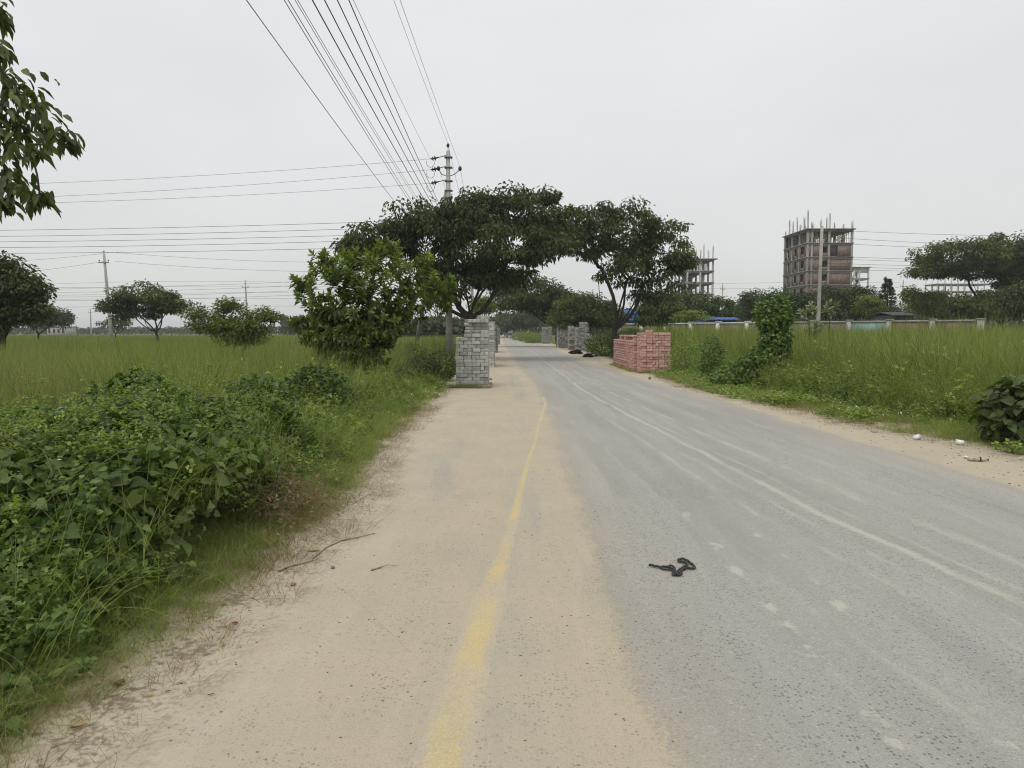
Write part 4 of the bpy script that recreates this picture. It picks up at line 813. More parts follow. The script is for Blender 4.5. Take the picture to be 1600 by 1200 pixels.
# loose broken bricks by the stacks
M_brk = flat('broken_red_brick', (.42, .2, .11), .9, 8, .25)
def stone(name, label, cat, p, s, mat, sd=0, group=None):
    bm = bmesh.new(); bmesh.ops.create_icosphere(bm, subdivisions=2, radius=1.0)
    q = np.random.default_rng(sd)
    for v in bm.verts: v.co *= 1 + q.normal(0, .10); v.co.x *= s[0]; v.co.y *= s[1]; v.co.z *= s[2]
    me = bpy.data.meshes.new(name); bm.to_mesh(me); bm.free(); me.materials.append(mat)
    o = link(name, me, None, (p[0], p[1], p[2] + s[2] * .7)); o.rotation_euler = (0, 0, q.uniform(0, 6)); return tag(o, label, cat, group)
p = G(766, 594); stone('brick_piece', 'small reddish brick piece at foot of nearest grey stack', 'brick piece', (p[0], p[1], .008), (.09, .06, .045), M_brk, 3)
p = G(767, 601); stone('brick_piece', 'darker brick piece lying nearer road by nearest grey stack', 'brick piece', (p[0], p[1], .008), (.07, .05, .04), M_brk, 5)
M_peb = flat('brown_pebble', (.25, .15, .09), .85, 20, .3); M_peb2 = flat('grey_pebble', (.2, .17, .14), .9, 20, .3)
p = G(458, 917); stone('pebble', 'brown pebble on sand at the lower left grass edge', 'pebble', (p[0], p[1], .008), (.019, .014, .012), M_peb, 8)
for px, py, lab in ((520, 890, 'curled pale husk on sand below the long dry stick'), (1015, 593, 'dark lump of rubbish on sand before pink bricks')):
    p = G(px, py); stone('pebble', lab, 'debris', (p[0], p[1], .008), (.02, .013, .01) if py > 700 else (.07, .05, .05), M_peb2, px)
def rand_pebbles(nm, lab, n, lo, hi, y0, y1, smin, smax, mat):
    x, y = wedge(n, y0, y1, lo, hi, .7); V = []; F = []; ico = bmesh.new(); bmesh.ops.create_icosphere(ico, subdivisions=1, radius=1); iv = np.array([v.co for v in ico.verts]); fi = np.array([[v.index for v in f.verts] for f in ico.faces]); ico.free()
    s = rng.uniform(smin, smax, (n, 3)) * np.array([1.3, 1, .55]); V = iv[None] * s[:, None, :] * rng.uniform(.8, 1.2, (n, len(iv), 1)) + np.stack([x, y, np.full(n, .010)], 1)[:, None, :]
    F = (fi[None] + (np.arange(n) * len(iv))[:, None, None]).reshape(-1, 3)
    o = link(nm, mesh_np(nm, V.reshape(-1, 3), F, mat)); tag(o, lab, 'grit', kind='stuff')
rand_pebbles('grit', 'scattered grit and clods on the sandy left half of road', 420, lambda y: f_lgr(y), lambda y: f_sand(y) + .1, 2.3, 16, .0018, .006, M_peb2)
rand_pebbles('grit', 'scattered grit and clods on the right sand strip', 300, lambda y: f_right(y) + .1, lambda y: f_rgr(y) + .2, 6, 30, .004, .016, M_peb2)

# ------------------------------------------------------------------ sticks, fallen leaves, rope, litter
M_stick = flat('dry_stick', (.30, .23, .14), .85, 30, .3)
def stick(label, pix, r, group='dry sticks on the left sand edge'):
    pts = []
    for i, (a, b_) in enumerate(pix): q = G(a, b_); pts.append((q[0], q[1], float(max(gz(q[0], q[1]), .008)) + r * 1.1))
    c0 = np.array(pts[0]); mb = MB().tube(np.array(pts) - c0, np.linspace(r, r * .5, len(pts)), 6); m_ = np.array(pts[len(pts) // 2]) - c0
    mb.tube([m_, m_ + np.array([.06, .03, .012]), m_ + np.array([.13, .05, .003])], [r * .5, r * .4, r * .25], 5)
    tag(mb.build('stick', M_stick, None, c0, True), label, 'stick', group)
stick('pale thick dry stick end at the left grass edge', [(435, 896), (450, 889), (475, 883), (496, 877)], .008)
stick('long thin dry stick across the sand at grass edge', [(488, 876), (510, 858), (532, 848), (560, 842), (586, 836)], .006)
stick('short dry twig lying alone on the sand', [(580, 894), (590, 891), (598, 888)], .006)
def fallen_leaf(label, px, py, ln, wd, mat, rot, curl=.35):
    n = 7; V = []; F = []
    for i in range(n):
        t = i / (n - 1); wv = wd * math.sin(math.pi * min(1, t * .9 + .06)) ** .8 * .5
        V += [(ln * (t - .5), -wv, curl * wd * (1 - .5 * t) + .002), (ln * (t - .5), 0, .002 + .15 * curl * ln * (t - .5) ** 2 * 4), (ln * (t - .5), wv, curl * wd + .002)]
        if i: a = 3 * i; F += [(a - 3, a - 2, a + 1, a), (a - 2, a - 1, a + 2, a + 1)]
    p = G(px, py); o = link('fallen_leaf', mesh_np('fallen_leaf', np.array(V), np.array(F), mat, smooth=True), None, (p[0], p[1], float(max(gz(p[0], p[1]), .008)) + .004)); o.rotation_euler = (0, 0, rot)
    tag(o, label, 'fallen leaf', 'fallen leaves on the left sand')
Lr = flat('rusty_leaf', (.23, .07, .03), .6, 30, .3); Ly = flat('yellow_leaf', (.50, .33, .10), .6, 30, .25); Lb = flat('brown_leaf', (.12, .055, .03), .65, 30, .3); Lt = flat('tan_leaf', (.42, .30, .15), .7, 30, .2)
fallen_leaf('small rust-red fallen leaf on sand near the grass edge', 367, 978, .035, .022, Lr, .3)
fallen_leaf('curled dark brown fallen leaf at the grass edge', 187, 1074, .05, .04, Lb, .9, .35)
fallen_leaf('yellow-tan curled fallen leaf at lower left sand edge', 124, 1141, .06, .026, Lt, .7, .6)
fallen_leaf('tiny yellow fallen leaf on the lower left sand', 235, 1091, .028, .014, Ly, .1)
fallen_leaf('yellow fallen leaf caught in the lower left grass', 105, 978, .06, .04, Ly, 1.9, .3)
fallen_leaf('narrow dark fallen leaf on sand by lower left edge', 263, 1085, .025, .008, Lb, .5)
fallen_leaf('narrow dark leaf right of the tiny yellow leaf', 330, 1090, .03, .008, Lb, .4)
fallen_leaf('pale dry fallen leaf among sticks at the sand edge', 490, 863, .09, .04, Lt, .3, .2)
# rope
M_rope = flat('worn_black_rope', (.045, .045, .047), .75, 60, .35)
def spline(pts, n):
    pts = np.array(pts, float); t = np.concatenate([[0], np.cumsum(np.linalg.norm(np.diff(pts, axis=0), axis=1))]); u = np.linspace(0, t[-1], n)
    q = np.stack([np.interp(u, t, pts[:, i]) for i in range(pts.shape[1])], 1)
    for _ in range(2): q[1:-1] = (q[:-2] + 2 * q[1:-1] + q[2:]) / 4
    return q
rp = [(190, 492), (290, 515), (420, 545), (560, 530), (650, 560), (720, 625), (760, 690), (690, 712), (665, 680), (720, 640), (800, 650), (880, 690), (760, 712), (780, 640), (830, 590), (900, 540), (1000, 500), (940, 445), (810, 420), (780, 392), (860, 362), (960, 392), (1060, 462), (1150, 548), (1110, 575), (980, 560), (900, 575), (840, 640), (720, 660)]
rp2 = [(420, 545), (480, 580), (580, 590), (660, 600), (720, 640)]; rp3 = [(560, 530), (620, 495), (680, 505), (725, 560), (740, 640)]
mb = MB(); c0 = G(1055, 890)
for path, r in ((rp, .0068), (rp2, .0045), (rp3, .0045)):
    n = 140 if path is rp else 40; q = spline(path, n); pts = np.array([G(1000 + a / 13.33, 850 + b_ / 13.33) for a, b_ in q]); pts[:, 2] = .008 + r * 1.6 + .004 * np.abs(np.sin(np.arange(n) * .5)); t = unit(np.gradient(pts, axis=0)); sd_ = unit(np.cross(t, [[0, 0, 1.0]])); up = np.cross(sd_, t); ph = np.arange(n) * .75
    for s_ in range(3):
        a = ph + s_ * 2.094; mb.tube(pts - c0 + (np.cos(a)[:, None] * sd_ + np.sin(a)[:, None] * up) * r * .62, r * .72, 6)
tag(mb.build('rope', M_rope, None, c0, True), 'worn black twisted rope lying tangled on the asphalt', 'rope')
# litter on the right verge
M_cup = flat('white_paper_cup', (.75, .74, .70), .6, 30, .06); M_bag = flat('pale_plastic_bag', (.55, .6, .62), .4, 12, .2); M_card = flat('soggy_card', (.42, .36, .28), .8, 25, .25)
def cup(label, px, py, rz):
    p = G(px, py); root = empty('paper_cup', (p[0], p[1], .035 + float(max(gz(p[0], p[1]), .008))), rz); tag(root, label, 'cup', 'white paper cups on the right verge'); n = 18; V = []; F = []
    for x_, r in ((-.05, .0001), (-.05, .03), (.0, .036), (.052, .042), (.05, .040), (-.045, .028), (-.045, .0001)):
        for k in range(n): V.append((x_, r * math.cos(k * 6.2832 / n), r * math.sin(k * 6.2832 / n)))
    for i in range(6):
        for k in range(n): F.append((i * n + k, i * n + (k + 1) % n, (i + 1) * n + (k + 1) % n, (i + 1) * n + k))
    link('cup_body', mesh_np('cup_body', np.array(V), np.array(F), M_cup, smooth=True), root)
    R_ = MB(); a = np.linspace(0, 6.2832, 19); R_.tube(np.stack([np.full(19, .051), .0415 * np.cos(a), .0415 * np.sin(a)], 1), .003, 6); R_.build('rim', M_cup, root, None, True)
cup('left of two white paper cups lying on right grass edge', 1432, 688, .6); cup('right of two white paper cups lying on right grass edge', 1500, 696, 2.6)
def crumple(name, label, px, py, s, mat, sd, lift=.5):
    q = np.random.default_rng(sd); n = 9; g_ = np.linspace(-1, 1, n); A, B = np.meshgrid(g_, g_); Zz = q.normal(0, .35, (n, n)) + .5 * np.cos(A * 2 + q.uniform(0, 6)) * np.cos(B * 3)
    V = np.stack([(A + q.normal(0, .12, A.shape)).ravel() * s, (B + q.normal(0, .12, A.shape)).ravel() * s * .8, (np.abs(Zz)).ravel() * s * lift], 1)
    i = (np.arange(n - 1)[:, None] * n + np.arange(n - 1)[None]).ravel(); p = G(px, py)
    o = link(name, mesh_np(name, V, np.stack([i, i + 1, i + n + 1, i + n], 1), mat), None, (p[0], p[1], float(max(gz(p[0], p[1]), .008)) + .012)); o.rotation_euler = (0, 0, q.uniform(0, 6)); tag(o, label, 'litter', 'litter on the right verge'); return o
crumple('plastic_bag', 'crumpled pale plastic bag in the right verge grass', 1437, 655, .075, M_bag, 3, 1.2); crumple('plastic_bag', 'small dark-edged plastic scrap on the right verge', 1303, 641, .06, M_bag, 5, .9)
crumple('paper_scrap', 'flat white paper scrap on sand, lower right', 1512, 717, .05, M_cup, 9, .25); crumple('paper_scrap', 'flat grey sheet half hidden in right verge grass', 1360, 645, .16, M_card, 12, .2)
crumple('paper_scrap', 'small pale scrap on sand left of the white cups', 1366, 676, .05, M_card, 14, .4); crumple('paper_scrap', 'tiny white scrap at the far right sand edge', 1594, 719, .025, M_cup, 15, .6)
p = G(1528, 722); root = empty('drink_bottle', (p[0], p[1], .035), -.25); tag(root, 'crushed striped plastic bottle on the right sand strip', 'bottle')
q = np.array([(-.11, 0, 0), (-.06, .004, .002), (0, -.004, 0), (.05, .003, .002), (.075, 0, 0), (.1, 0, 0)]); MB().tube(q, [.026, .03, .022, .03, .016, .012], 10).build('bottle_body', M_card, root, None, True)
MB().tube([(.012, .0, .001), (.03, .0, .001)], [.031, .031], 10).build('label_band', flat('dark_band', (.06, .05, .06), .6), root); MB().tube([(.1, 0, 0), (.118, 0, 0)], .013, 10).build('bottle_cap', flat('brown_cap', (.15, .08, .05), .5), root)
# small white flowers / seed heads
def petals(nm, lab, x, y, zz, s):
    n = len(x); pos = np.stack([x, y, zz], 1); o = link(nm, leaves(nm, pos, rdir(n, .5), rdir(n, .4), s * rng.uniform(.6, 1.3, n), s * .4, np.zeros(n), M_white)); tag(o, lab, 'flowers', kind='stuff')
x, y = wedge(150, 9, 27, lambda y: f_rgr(y) + .3, lambda y: f_rgr(y) + 1.7); petals('white_seed_heads', 'small white seed heads and scraps dotted over right verge', x, y, gz(x, y) + rng.uniform(.08, .2, len(x)), .06)
x, y = wedge(60, 14, 21, lambda y: f_lgr(y) - .6, lambda y: f_lgr(y)); petals('white_seed_heads', 'small white seed heads along left verge near grey bricks', x, y, gz(x, y) + rng.uniform(.05, .22, len(x)), .05)
x, y = wedge(22, 3.6, 9, lambda y: y * 0 - 4.4, lambda y: y * 0 - 2.2); petals('white_flowers', 'few tiny white flowers on the creeper thicket', np.repeat(x, 5) + rng.normal(0, .012, 110), np.repeat(y, 5) + rng.normal(0, .012, 110), np.repeat(gz(x, y) + h_thick(x, y) + .04, 5) + rng.normal(0, .01, 110), .022)

# ------------------------------------------------------------------ two sleeping black dogs
M_dog = flat('black_dog_fur', (.012, .010, .009), .8, 40, .4)
def dog(label, p, rz, s=1.0):
    me = bpy.data.meshes.new('dog'); 
    nd = [((0, 0, .13), .12), ((.16, .02, .14), .135), ((.33, .0, .13), .12), ((.45, -.06, .12), .075), ((.56, -.13, .10), .072), ((.66, -.17, .075), .042), ((.73, -.19, .06), .03),   # spine, neck, head, muzzle
          ((-.14, -.03, .11), .10), ((-.22, -.10, .06), .03), ((-.26, -.22, .035), .022), ((-.2, -.34, .03), .014),                                                             # rump, tail
          ((.34, -.14, .07), .05), ((.44, -.24, .045), .032), ((.60, -.28, .035), .028), ((.33, .12, .06), .05), ((.46, .14, .045), .032), ((.58, .1, .035), .028),               # front legs
          ((-.06, -.16, .08), .075), ((.08, -.24, .05), .04), ((-.04, -.29, .04), .03), ((.10, -.33, .03), .026),                                                                # hind leg
          ((.545, -.07, .165), .022), ((.525, -.04, .185), .010), ((.53, -.175, .16), .022), ((.50, -.19, .175), .010)]                                                        # ears
    ed = [(0, 1), (1, 2), (2, 3), (3, 4), (4, 5), (5, 6), (0, 7), (7, 8), (8, 9), (9, 10), (2, 11), (11, 12), (12, 13), (2, 14), (14, 15), (15, 16), (7, 17), (17, 18), (18, 19), (19, 20), (4, 21), (21, 22), (4, 23), (23, 24)]
    me.from_pydata([v for v, _ in nd], ed, []); o = link('dog', me, None, p); o.rotation_euler = (0, 0, rz); o.scale = (s, s, s * 1.3)
    sm = o.modifiers.new('skin', 'SKIN'); sk = me.skin_vertices[0].data if me.skin_vertices else None
    if sk is None:
        bm = bmesh.new(); bm.from_mesh(me); bm.verts.layers.skin.verify(); bm.to_mesh(me); bm.free(); sk = me.skin_vertices[0].data
    for i, (_, r) in enumerate(nd): sk[i].radius = (r, r); sk[i].use_root = (i == 0)
    o.modifiers.new('smooth', 'SUBSURF').render_levels = 2; me.materials.append(M_dog); tag(o, label, 'dog', 'dogs asleep by the road'); return o
p = G(905, 554); dog('black dog asleep stretched out, nearer the dark grey stack', (p[0], p[1], .02), R(175), 1.05)
p = G(921, 559); dog('smaller curled black dog asleep nearer the pink bricks', (p[0], p[1], .02), R(140), .8)

# ------------------------------------------------------------------ concrete poles and wires
M_conc = flat('pole_concrete', (.36, .35, .31), .9, 3, .15, bump=.2); M_steel = flat('dull_steel', (.16, .16, .16), .6, 8, .2, .5); M_ins = flat('dark_porcelain', (.02, .016, .015), .35, 0, 0, .5); M_wire = flat('dark_wire', (.03, .03, .032), .6)
def pole(label, px, d, top_py, r0=.17, r1=.1, lean=0.0, small=True, group='concrete utility poles', base_z=None):
    xx = X(px, d); bz = float(gz(xx, d)) if base_z is None else base_z; H = Z(top_py, d) - bz; root = empty('utility_pole', (xx, d, bz)); tag(root, label, 'utility pole', group)
    MB().tube([(lean * H * t, 0, H * t) for t in (0, .33, .66, 1)], np.linspace(r0, r1, 4), 12).build('shaft', M_conc, root, None, True)
    tx = lean * H
    if small:
        MB().tube([(tx, 0, H), (tx, 0, H + .18), (tx, 0, H + .22), (tx, 0, H + .36)], [.02, .02, .07, .05], 8).build('insulator', M_ins, root)
        ca = MB().box((tx - .55, -.05, H - .95), (tx + .55, -.11 - r1 + .05, H - .87)).build('crossarm', M_steel, root)
        for s_ in (-.48, .48): MB().tube([(tx + s_, -.1, H - .87), (tx + s_, -.1, H - .74), (tx + s_, -.1, H - .72), (tx + s_, -.1, H - .6)], [.02, .02, .07, .05], 8).build('insulator', M_ins, ca)
    return root, np.array([xx + tx, d, bz + H])
# main pole at the T-junction of the lines
dm = 42.3
root, top = pole('tall concrete pole with strain insulators beside largest tree', 702, dm, 236, .21, .11, lean=0.0, small=False)
Hm = top[2] - root.location.z; mx = top[0]
MB().tube([(0, 0, Hm), (0, 0, Hm + .22)], .02, 6).build('pin', M_steel, root)
MB().tube([(0, 0, Hm + .2), (0, 0, Hm + .25), (0, 0, Hm + .36), (0, 0, Hm + .42)], [.04, .085, .085, .03], 10).build('insulator', M_ins, root)
att_hv = []
for py in (242, 259, 280):
    z = Z(py, dm) - root.location.z
    MB().tube([(0, 0, z), (-.55, 0, z - .14)], .025, 6).build('bracket', M_steel, root)
    ii = MB().tube([(-.5, 0, z - .13), (-.68, 0, z - .17), (-.72, 0, z - .18), (-.74, 0, z - .18), (-.78, 0, z - .19), (-.84, 0, z - .2), (-.86, 0, z - .2), (-.9, 0, z - .21), (-.98, 0, z - .22)], [.03, .05, .14, .14, .05, .05, .14, .05, .03], 10); ii.build('strain_insulator', M_ins, root)
    att_hv.append(np.array([mx - .98, dm, z - .22 + root.location.z]))
    a = np.linspace(0, 5.2, 14); MB().tube(np.stack([-.98 + .22 * np.sin(a), np.zeros(14) - .05, z - .45 + .24 * np.cos(a)], 1), .012, 5).build('jumper_loop', M_wire, root)
for zpx in (246, 262, 283, 298, 309):
    z = Z(zpx, dm) - root.location.z; MB().box((-.2, -.16, z - .03), (.24, .16, z + .03)).build('band', M_steel, root)
zf = Z(273, dm) - root.location.z
MB().tube([(-.52, 0, zf + .28), (-.35, 0, zf + .02), (0, 0, zf - .1), (.35, 0, zf + .02), (.62, 0, zf + .25)], .025, 6).build('crossarm', M_steel, root); ca = root.children[-1]
for xx, zz in ((-.54, .28), (.66, .27)): MB().tube([(xx, 0, zf + zz - .06), (xx, 0, zf + zz), (xx, 0, zf + zz + .12), (xx, 0, zf + zz + .2)], [.04, .1, .1, .03], 10).build('insulator', M_ins, root)
zs = Z(298, dm) - root.location.z; MB().tube([(-.12, .05, zs), (-2.6, 4.2, -.1)], [.1, .13], 8).build('strut', M_conc, root, None, True)
# other poles
pole('slender concrete pole in front of the tall building', 1276, 45, 353, .13, .085, lean=.012, small=False, group='concrete utility poles')
rA, tA = pole('leaning concrete pole beside the lone umbrella-shaped tree', 176, 80, 397, .2, .12, lean=-.05)
rB, tB = pole('thin concrete pole rising behind the arching shrub', 389, 125, 441, .2, .12, lean=-.03)
pole('small far pole left of the lone umbrella-shaped tree', 144, 190, 483, .2, .12); pole('smallest far pole beside hazy tree in left field', 114, 260, 499, .22, .14)
pole('distant pole right of the shorter concrete frame building', 1127, 160, 445, .2, .12); pole('distant pole right of the conifer', 1407, 140, 440, .2, .12)
rN, tN = pole('concrete pole hidden among crowns farther along left roadside', 738, 82, 372, .2, .12)
for px, d, py, lab in ((624, 120, 501, 'left of two thin white fence posts in far left field'), (641, 120, 500, 'right of two thin white fence posts in far left field')):
    xx = X(px, d); o = MB().box((-.09, -.09, 0), (.09, .09, Z(py, d) + .3)).box((-.11, -.11, Z(py, d) + .3), (.11, .11, Z(py, d) + .36)).build('fence_post', flat('whitish_post', (.5, .5, .46), .9), None, (xx, d, -.3)); tag(o, lab, 'post', 'fence posts in the far left field')
def wire(label, pts, r, group, sag=0.0, n=26):
    pts = np.array(pts, float)
    if len(pts) == 2: t = np.linspace(0, 1, n)[:, None]; q = pts[0] * (1 - t) + pts[1] * t; q[:, 2] -= sag * 4 * (t * (1 - t))[:, 0]
    else:
        ts = np.linspace(0, 1, n); s_ = np.array([0, np.linalg.norm(pts[1] - pts[0]), 0]); s_[2] = s_[1] + np.linalg.norm(pts[2] - pts[1]); s_ /= s_[2]
        q = np.stack([np.polyval(np.polyfit(s_, pts[:, k], 2), ts) for k in range(3)], 1)
    c0 = q[0].copy(); o = MB().tube(q - c0, r, 5).build('power_line', M_wire, None, c0, True); tag(o, label, 'wire', group)
ORD = ['first', 'second', 'third', 'fourth', 'fifth', 'sixth', 'seventh', 'eighth', 'ninth', 'tenth', 'eleventh', 'twelfth']
def overhead(label, A, px_top, r, group, drop=.35):
    A = np.array(A, float); z = A[2] - drop; dr = ray(px_top, 0); t = (z - EYE) / dr[2]; C = np.array([0, 0, EYE]) + dr * t
    B = C + (C - A) * (C[1] + 6) / (A[1] - C[1]); B[2] = A[2]; wire(label, [A, C, B], r, group, n=40)
Go = 'wires overhead along the road'
lv = lambda dx, z: (mx + dx, dm, z)
for i, (px, dx, z, r) in enumerate(((385, -.6, 6.0, .006), (444, -.5, 6.5, .006), (450, -.45, 6.6, .006), (461, -.4, 6.9, .005), (465, -.35, 7.0, .005), (488, -.3, 7.3, .011), (507, -.25, 7.6, .011), (527, -.2, 7.9, .011), (545, -.25, 8.2, .011), (552, -.98, Z(249, dm), .007))):
    overhead('%s overhead wire counted from left where they leave the top' % ORD[i], lv(dx, z), px, r, Go)
overhead('left of the two overhead wires ending at the pole tip', (mx, dm, top[2] + .4), 615, .007, Go, .3); overhead('right of the two overhead wires ending at the pole tip', (mx + .66, dm, root.location.z + zf + .44), 625, .007, Go, .2)
Gl = 'wires leaving the tall pole to the left'
for a, py0, lab in zip(att_hv, (284, 307, 312), ('top', 'middle', 'bottom')):
    B = P(-160, py0 + 9, 44); wire('%s of three thin wires running left from strain insulators' % lab, [a, B], .008, Gl, .25)
for i, (y590, y0) in enumerate(((345, 358), (355, 367.5), (365, 376), (374, 385), (385, 394))):
    A = P(590, y590, dm); B = P(0, y0, 43.5); A2 = A + (A - B) * ((mx - A[0]) / (A[0] - B[0])); B2 = B + (B - A) * .25
    wire('%s from top of five level wires above the left field' % ORD[i], [A2, B2], .011, Gl, .12)
Gf = 'far wires over the left field'
for i, (pa, pb, dd_) in enumerate((((-120, 412), (170, 395), 80), ((-120, 437), (166, 408), 80), ((174, 394), (560, 410), 82), ((178, 408), (560, 425), 82))):
    wire(('upper wire from leaning pole to left', 'lower wire from leaning pole to left', 'upper wire from leaning pole to right', 'lower wire from leaning pole to right')[i], [P(*pa, dd_), P(*pb, dd_ if i < 2 else 80)], .013, Gf, .3)
for i, (ya, yb) in enumerate(((442, 435), (450, 441), (457, 449), (462, 456))):
    wire('%s low wire crossing the leaning pole below its crossarm' % ORD[i], [P(-120, ya + 6, 82), P(560, yb, 82)], .013, Gf, .45)
for i, (ya, yc, yb) in enumerate(((452, 440, 446), (460, 447, 450), (466, 457, 456), (474, 466, 470), (484, 478, 480))):
    wire('%s of the faint wires carried by the thin pole' % ORD[i], [P(-80, ya, 126), P(386, yc, 125), P(600, yb, 127)], .016, Gf)
Gr = 'wires to the right of the tall building'
tp = P(1276, 356, 45)
for i, (ya, yb) in enumerate(((360, 369), (371, 387), (380, 392), (401, 407), (405, 410), (412, 416), (417, 420), (421, 424))):
    A = P(1279, ya - 1.5, 45.0); wire('%s from top of the wires running right from slender pole' % ORD[i], [A, P(1700, yb, 47)], .009, Gr, .12)
for i, (ya, yb, yc) in enumerate(((446, 443, 449), (452, 451, 457))):
    wire('%s faint far wire linking the two distant right-hand poles' % ('upper', 'lower')[i], [P(1010, ya, 170), P(1127, yb, 160), P(1407, yb - 2, 140)], .018, Gr)
for i, (A, dx) in enumerate((((mx + .66, dm, root.location.z + zf + .44), .48), ((mx, dm, top[2] + .4), .0), ((mx - .54, dm, root.location.z + zf + .44), -.48))):
    wire('%s wire running away from tall pole along the road' % ('right-hand', 'middle', 'left-hand')[i], [A, (tN[0] + dx, 82, tN[2] - (.6 if dx else -.36))], .008, 'wires running away along the road', .5)

# ------------------------------------------------------------------ boundary wall and sheds behind it
M_wp = flat('white_painted_post', (.68, .68, .64), .8, 2, .1); M_wpan = flat('stained_brown_render', (.20, .165, .13), .9, .8, .35); M_wbr = flat('bare_red_brick_panel', (.19, .125, .095), .9, 1.2, .3); M_turq = flat('turquoise_paint', (.22, .34, .34), .7, 1, .2)
A = np.array([X(968, 76), 76.0]); B = np.array([X(1530, 50), 50.0]); Lw_ = np.linalg.norm(B - A); u = (B - A) / Lw_; rzw = math.atan2(u[1], u[0]); nb_ = 11; seg = Lw_ / nb_
root = empty('boundary_wall', (A[0], A[1], -.3), rzw); tag(root, 'long low wall with white posts and coping across the right field', 'wall')
for i in range(nb_ + 1): MB().box((i * seg - .17, -.17, 0), (i * seg + .17, .17, 2.72)).box((i * seg - .21, -.21, 2.72), (i * seg + .21, .21, 2.79)).build('post', M_wp if i < 6 else M_conc, root)
for i in range(nb_):
    m = M_turq if i == 8 else (M_wbr if i in (3, 9, 10) else M_wpan)
    wp = MB().box((i * seg + .17, -.08, 0), ((i + 1) * seg - .17, .08, 2.58)).build('wall_panel', m, root)
    MB().box((i * seg + .17, -.13, 2.58), ((i + 1) * seg - .17, .13, 2.70)).build('coping', M_wp if i < 6 else M_conc, wp)
def shed(label, px0, px1, d, eave, ridge, mat, rmat, door=True):
    x0, x1 = X(px0, d), X(px1, d); W = x1 - x0; ze, zr = Z(eave, d) + .3, Z(ridge, d) + .3; root = empty('tin_shed', ((x0 + x1) / 2, d, -.3)); tag(root, label, 'shed', 'sheds behind the wall'); D = 4.0
    MB().box((-W / 2, 0, 0), (W / 2, D, ze)).build('shed_wall', mat, root)
    n = int(W / .25); rf = MB()
    for s_, (ya, yb) in enumerate(((-.3, D / 2), (D + .3, D / 2))):
        for k in range(n + 1):
            xa = -W / 2 - .2 + k * (W + .4) / (n + 1); xb = xa + (W + .4) / (n + 1); zo = .03 if k % 2 else 0
            V = [(xa, ya, ze - .02 + zo), (xb, ya, ze - .02 + zo), (xb, yb, zr + zo), (xa, yb, zr + zo), (xa, ya, ze - .08), (xb, ya, ze - .08), (xb, yb, zr - .06), (xa, yb, zr - .06)]
            rf.add(V, [(0, 1, 2, 3), (4, 7, 6, 5), (0, 4, 5, 1), (1, 5, 6, 2), (3, 2, 6, 7), (0, 3, 7, 4)])
    rf.build('roof', rmat, root)
    MB().box((-.45, -.04, 0), (.45, -.005, min(2.0, ze - .1))).build('door', M_steel, root)
M_blue = flat('blue_tin_sheet', (.025, .085, .34), .5, 1, .2, .4); M_darkroof = flat('dark_tin_roof', (.06, .065, .07), .6, 1, .3)
shed('blue tin shed behind the wall, beside open-branched tree trunk', 964, 1010, 80, 500, 484, M_blue, M_blue); shed('long low blue tin shed behind wall under rounded trees', 1100, 1152, 74, 499, 495.5, M_blue, M_blue); shed('dark-roofed shed behind the wall left of distant pole', 1395, 1425, 62, 492, 487, M_darkroof, M_darkroof)

# ------------------------------------------------------------------ unfinished buildings
M_frame = flat('raw_concrete_frame', (.25, .235, .21), .95, .5, .2); M_frame2 = flat('pale_concrete_frame', (.38, .37, .35), .95, .5, .15); M_bar = flat('rusty_bar', (.20, .16, .13), .8); M_prop = flat('bamboo_prop', (.36, .29, .2), .85); M_dark = flat('dark_opening_shade', (.06, .05, .045), .95, .6, .3)  # M_dark: shade of enclosed rooms and openings put into the colour
def brickwall_mat():
    k = NM('far_red_brick_infill', .95); b_ = k.n('ShaderNodeTexBrick'); b_.inputs['Scale'].default_value = 1; b_.inputs['Brick Width'].default_value = .5; b_.inputs['Row Height'].default_value = .2; b_.inputs['Mortar Size'].default_value = .03
    b_.inputs['Color1'].default_value = (.20, .115, .082, 1); b_.inputs['Color2'].default_value = (.145, .088, .066, 1); b_.inputs['Mortar'].default_value = (.26, .22, .19, 1)
    mp = k.n('ShaderNodeMapping'); mp.inputs['Rotation'].default_value = (R(90), 0, 0); k.l(k.obj(), mp.inputs[0]); k.l(mp.outputs[0], b_.inputs['Vector'])
    k.base(k.val(k.mix(k.ramp(k.noise(.35, k.obj(), 4, .7), .45, .7, 0, .6), b_.outputs[0], (.22, .18, .14)), k.ramp(k.noise(2.5, k.obj(), 3), .3, .7, .8, 1.2))); return k.m
M_fbrick = brickwall_mat()
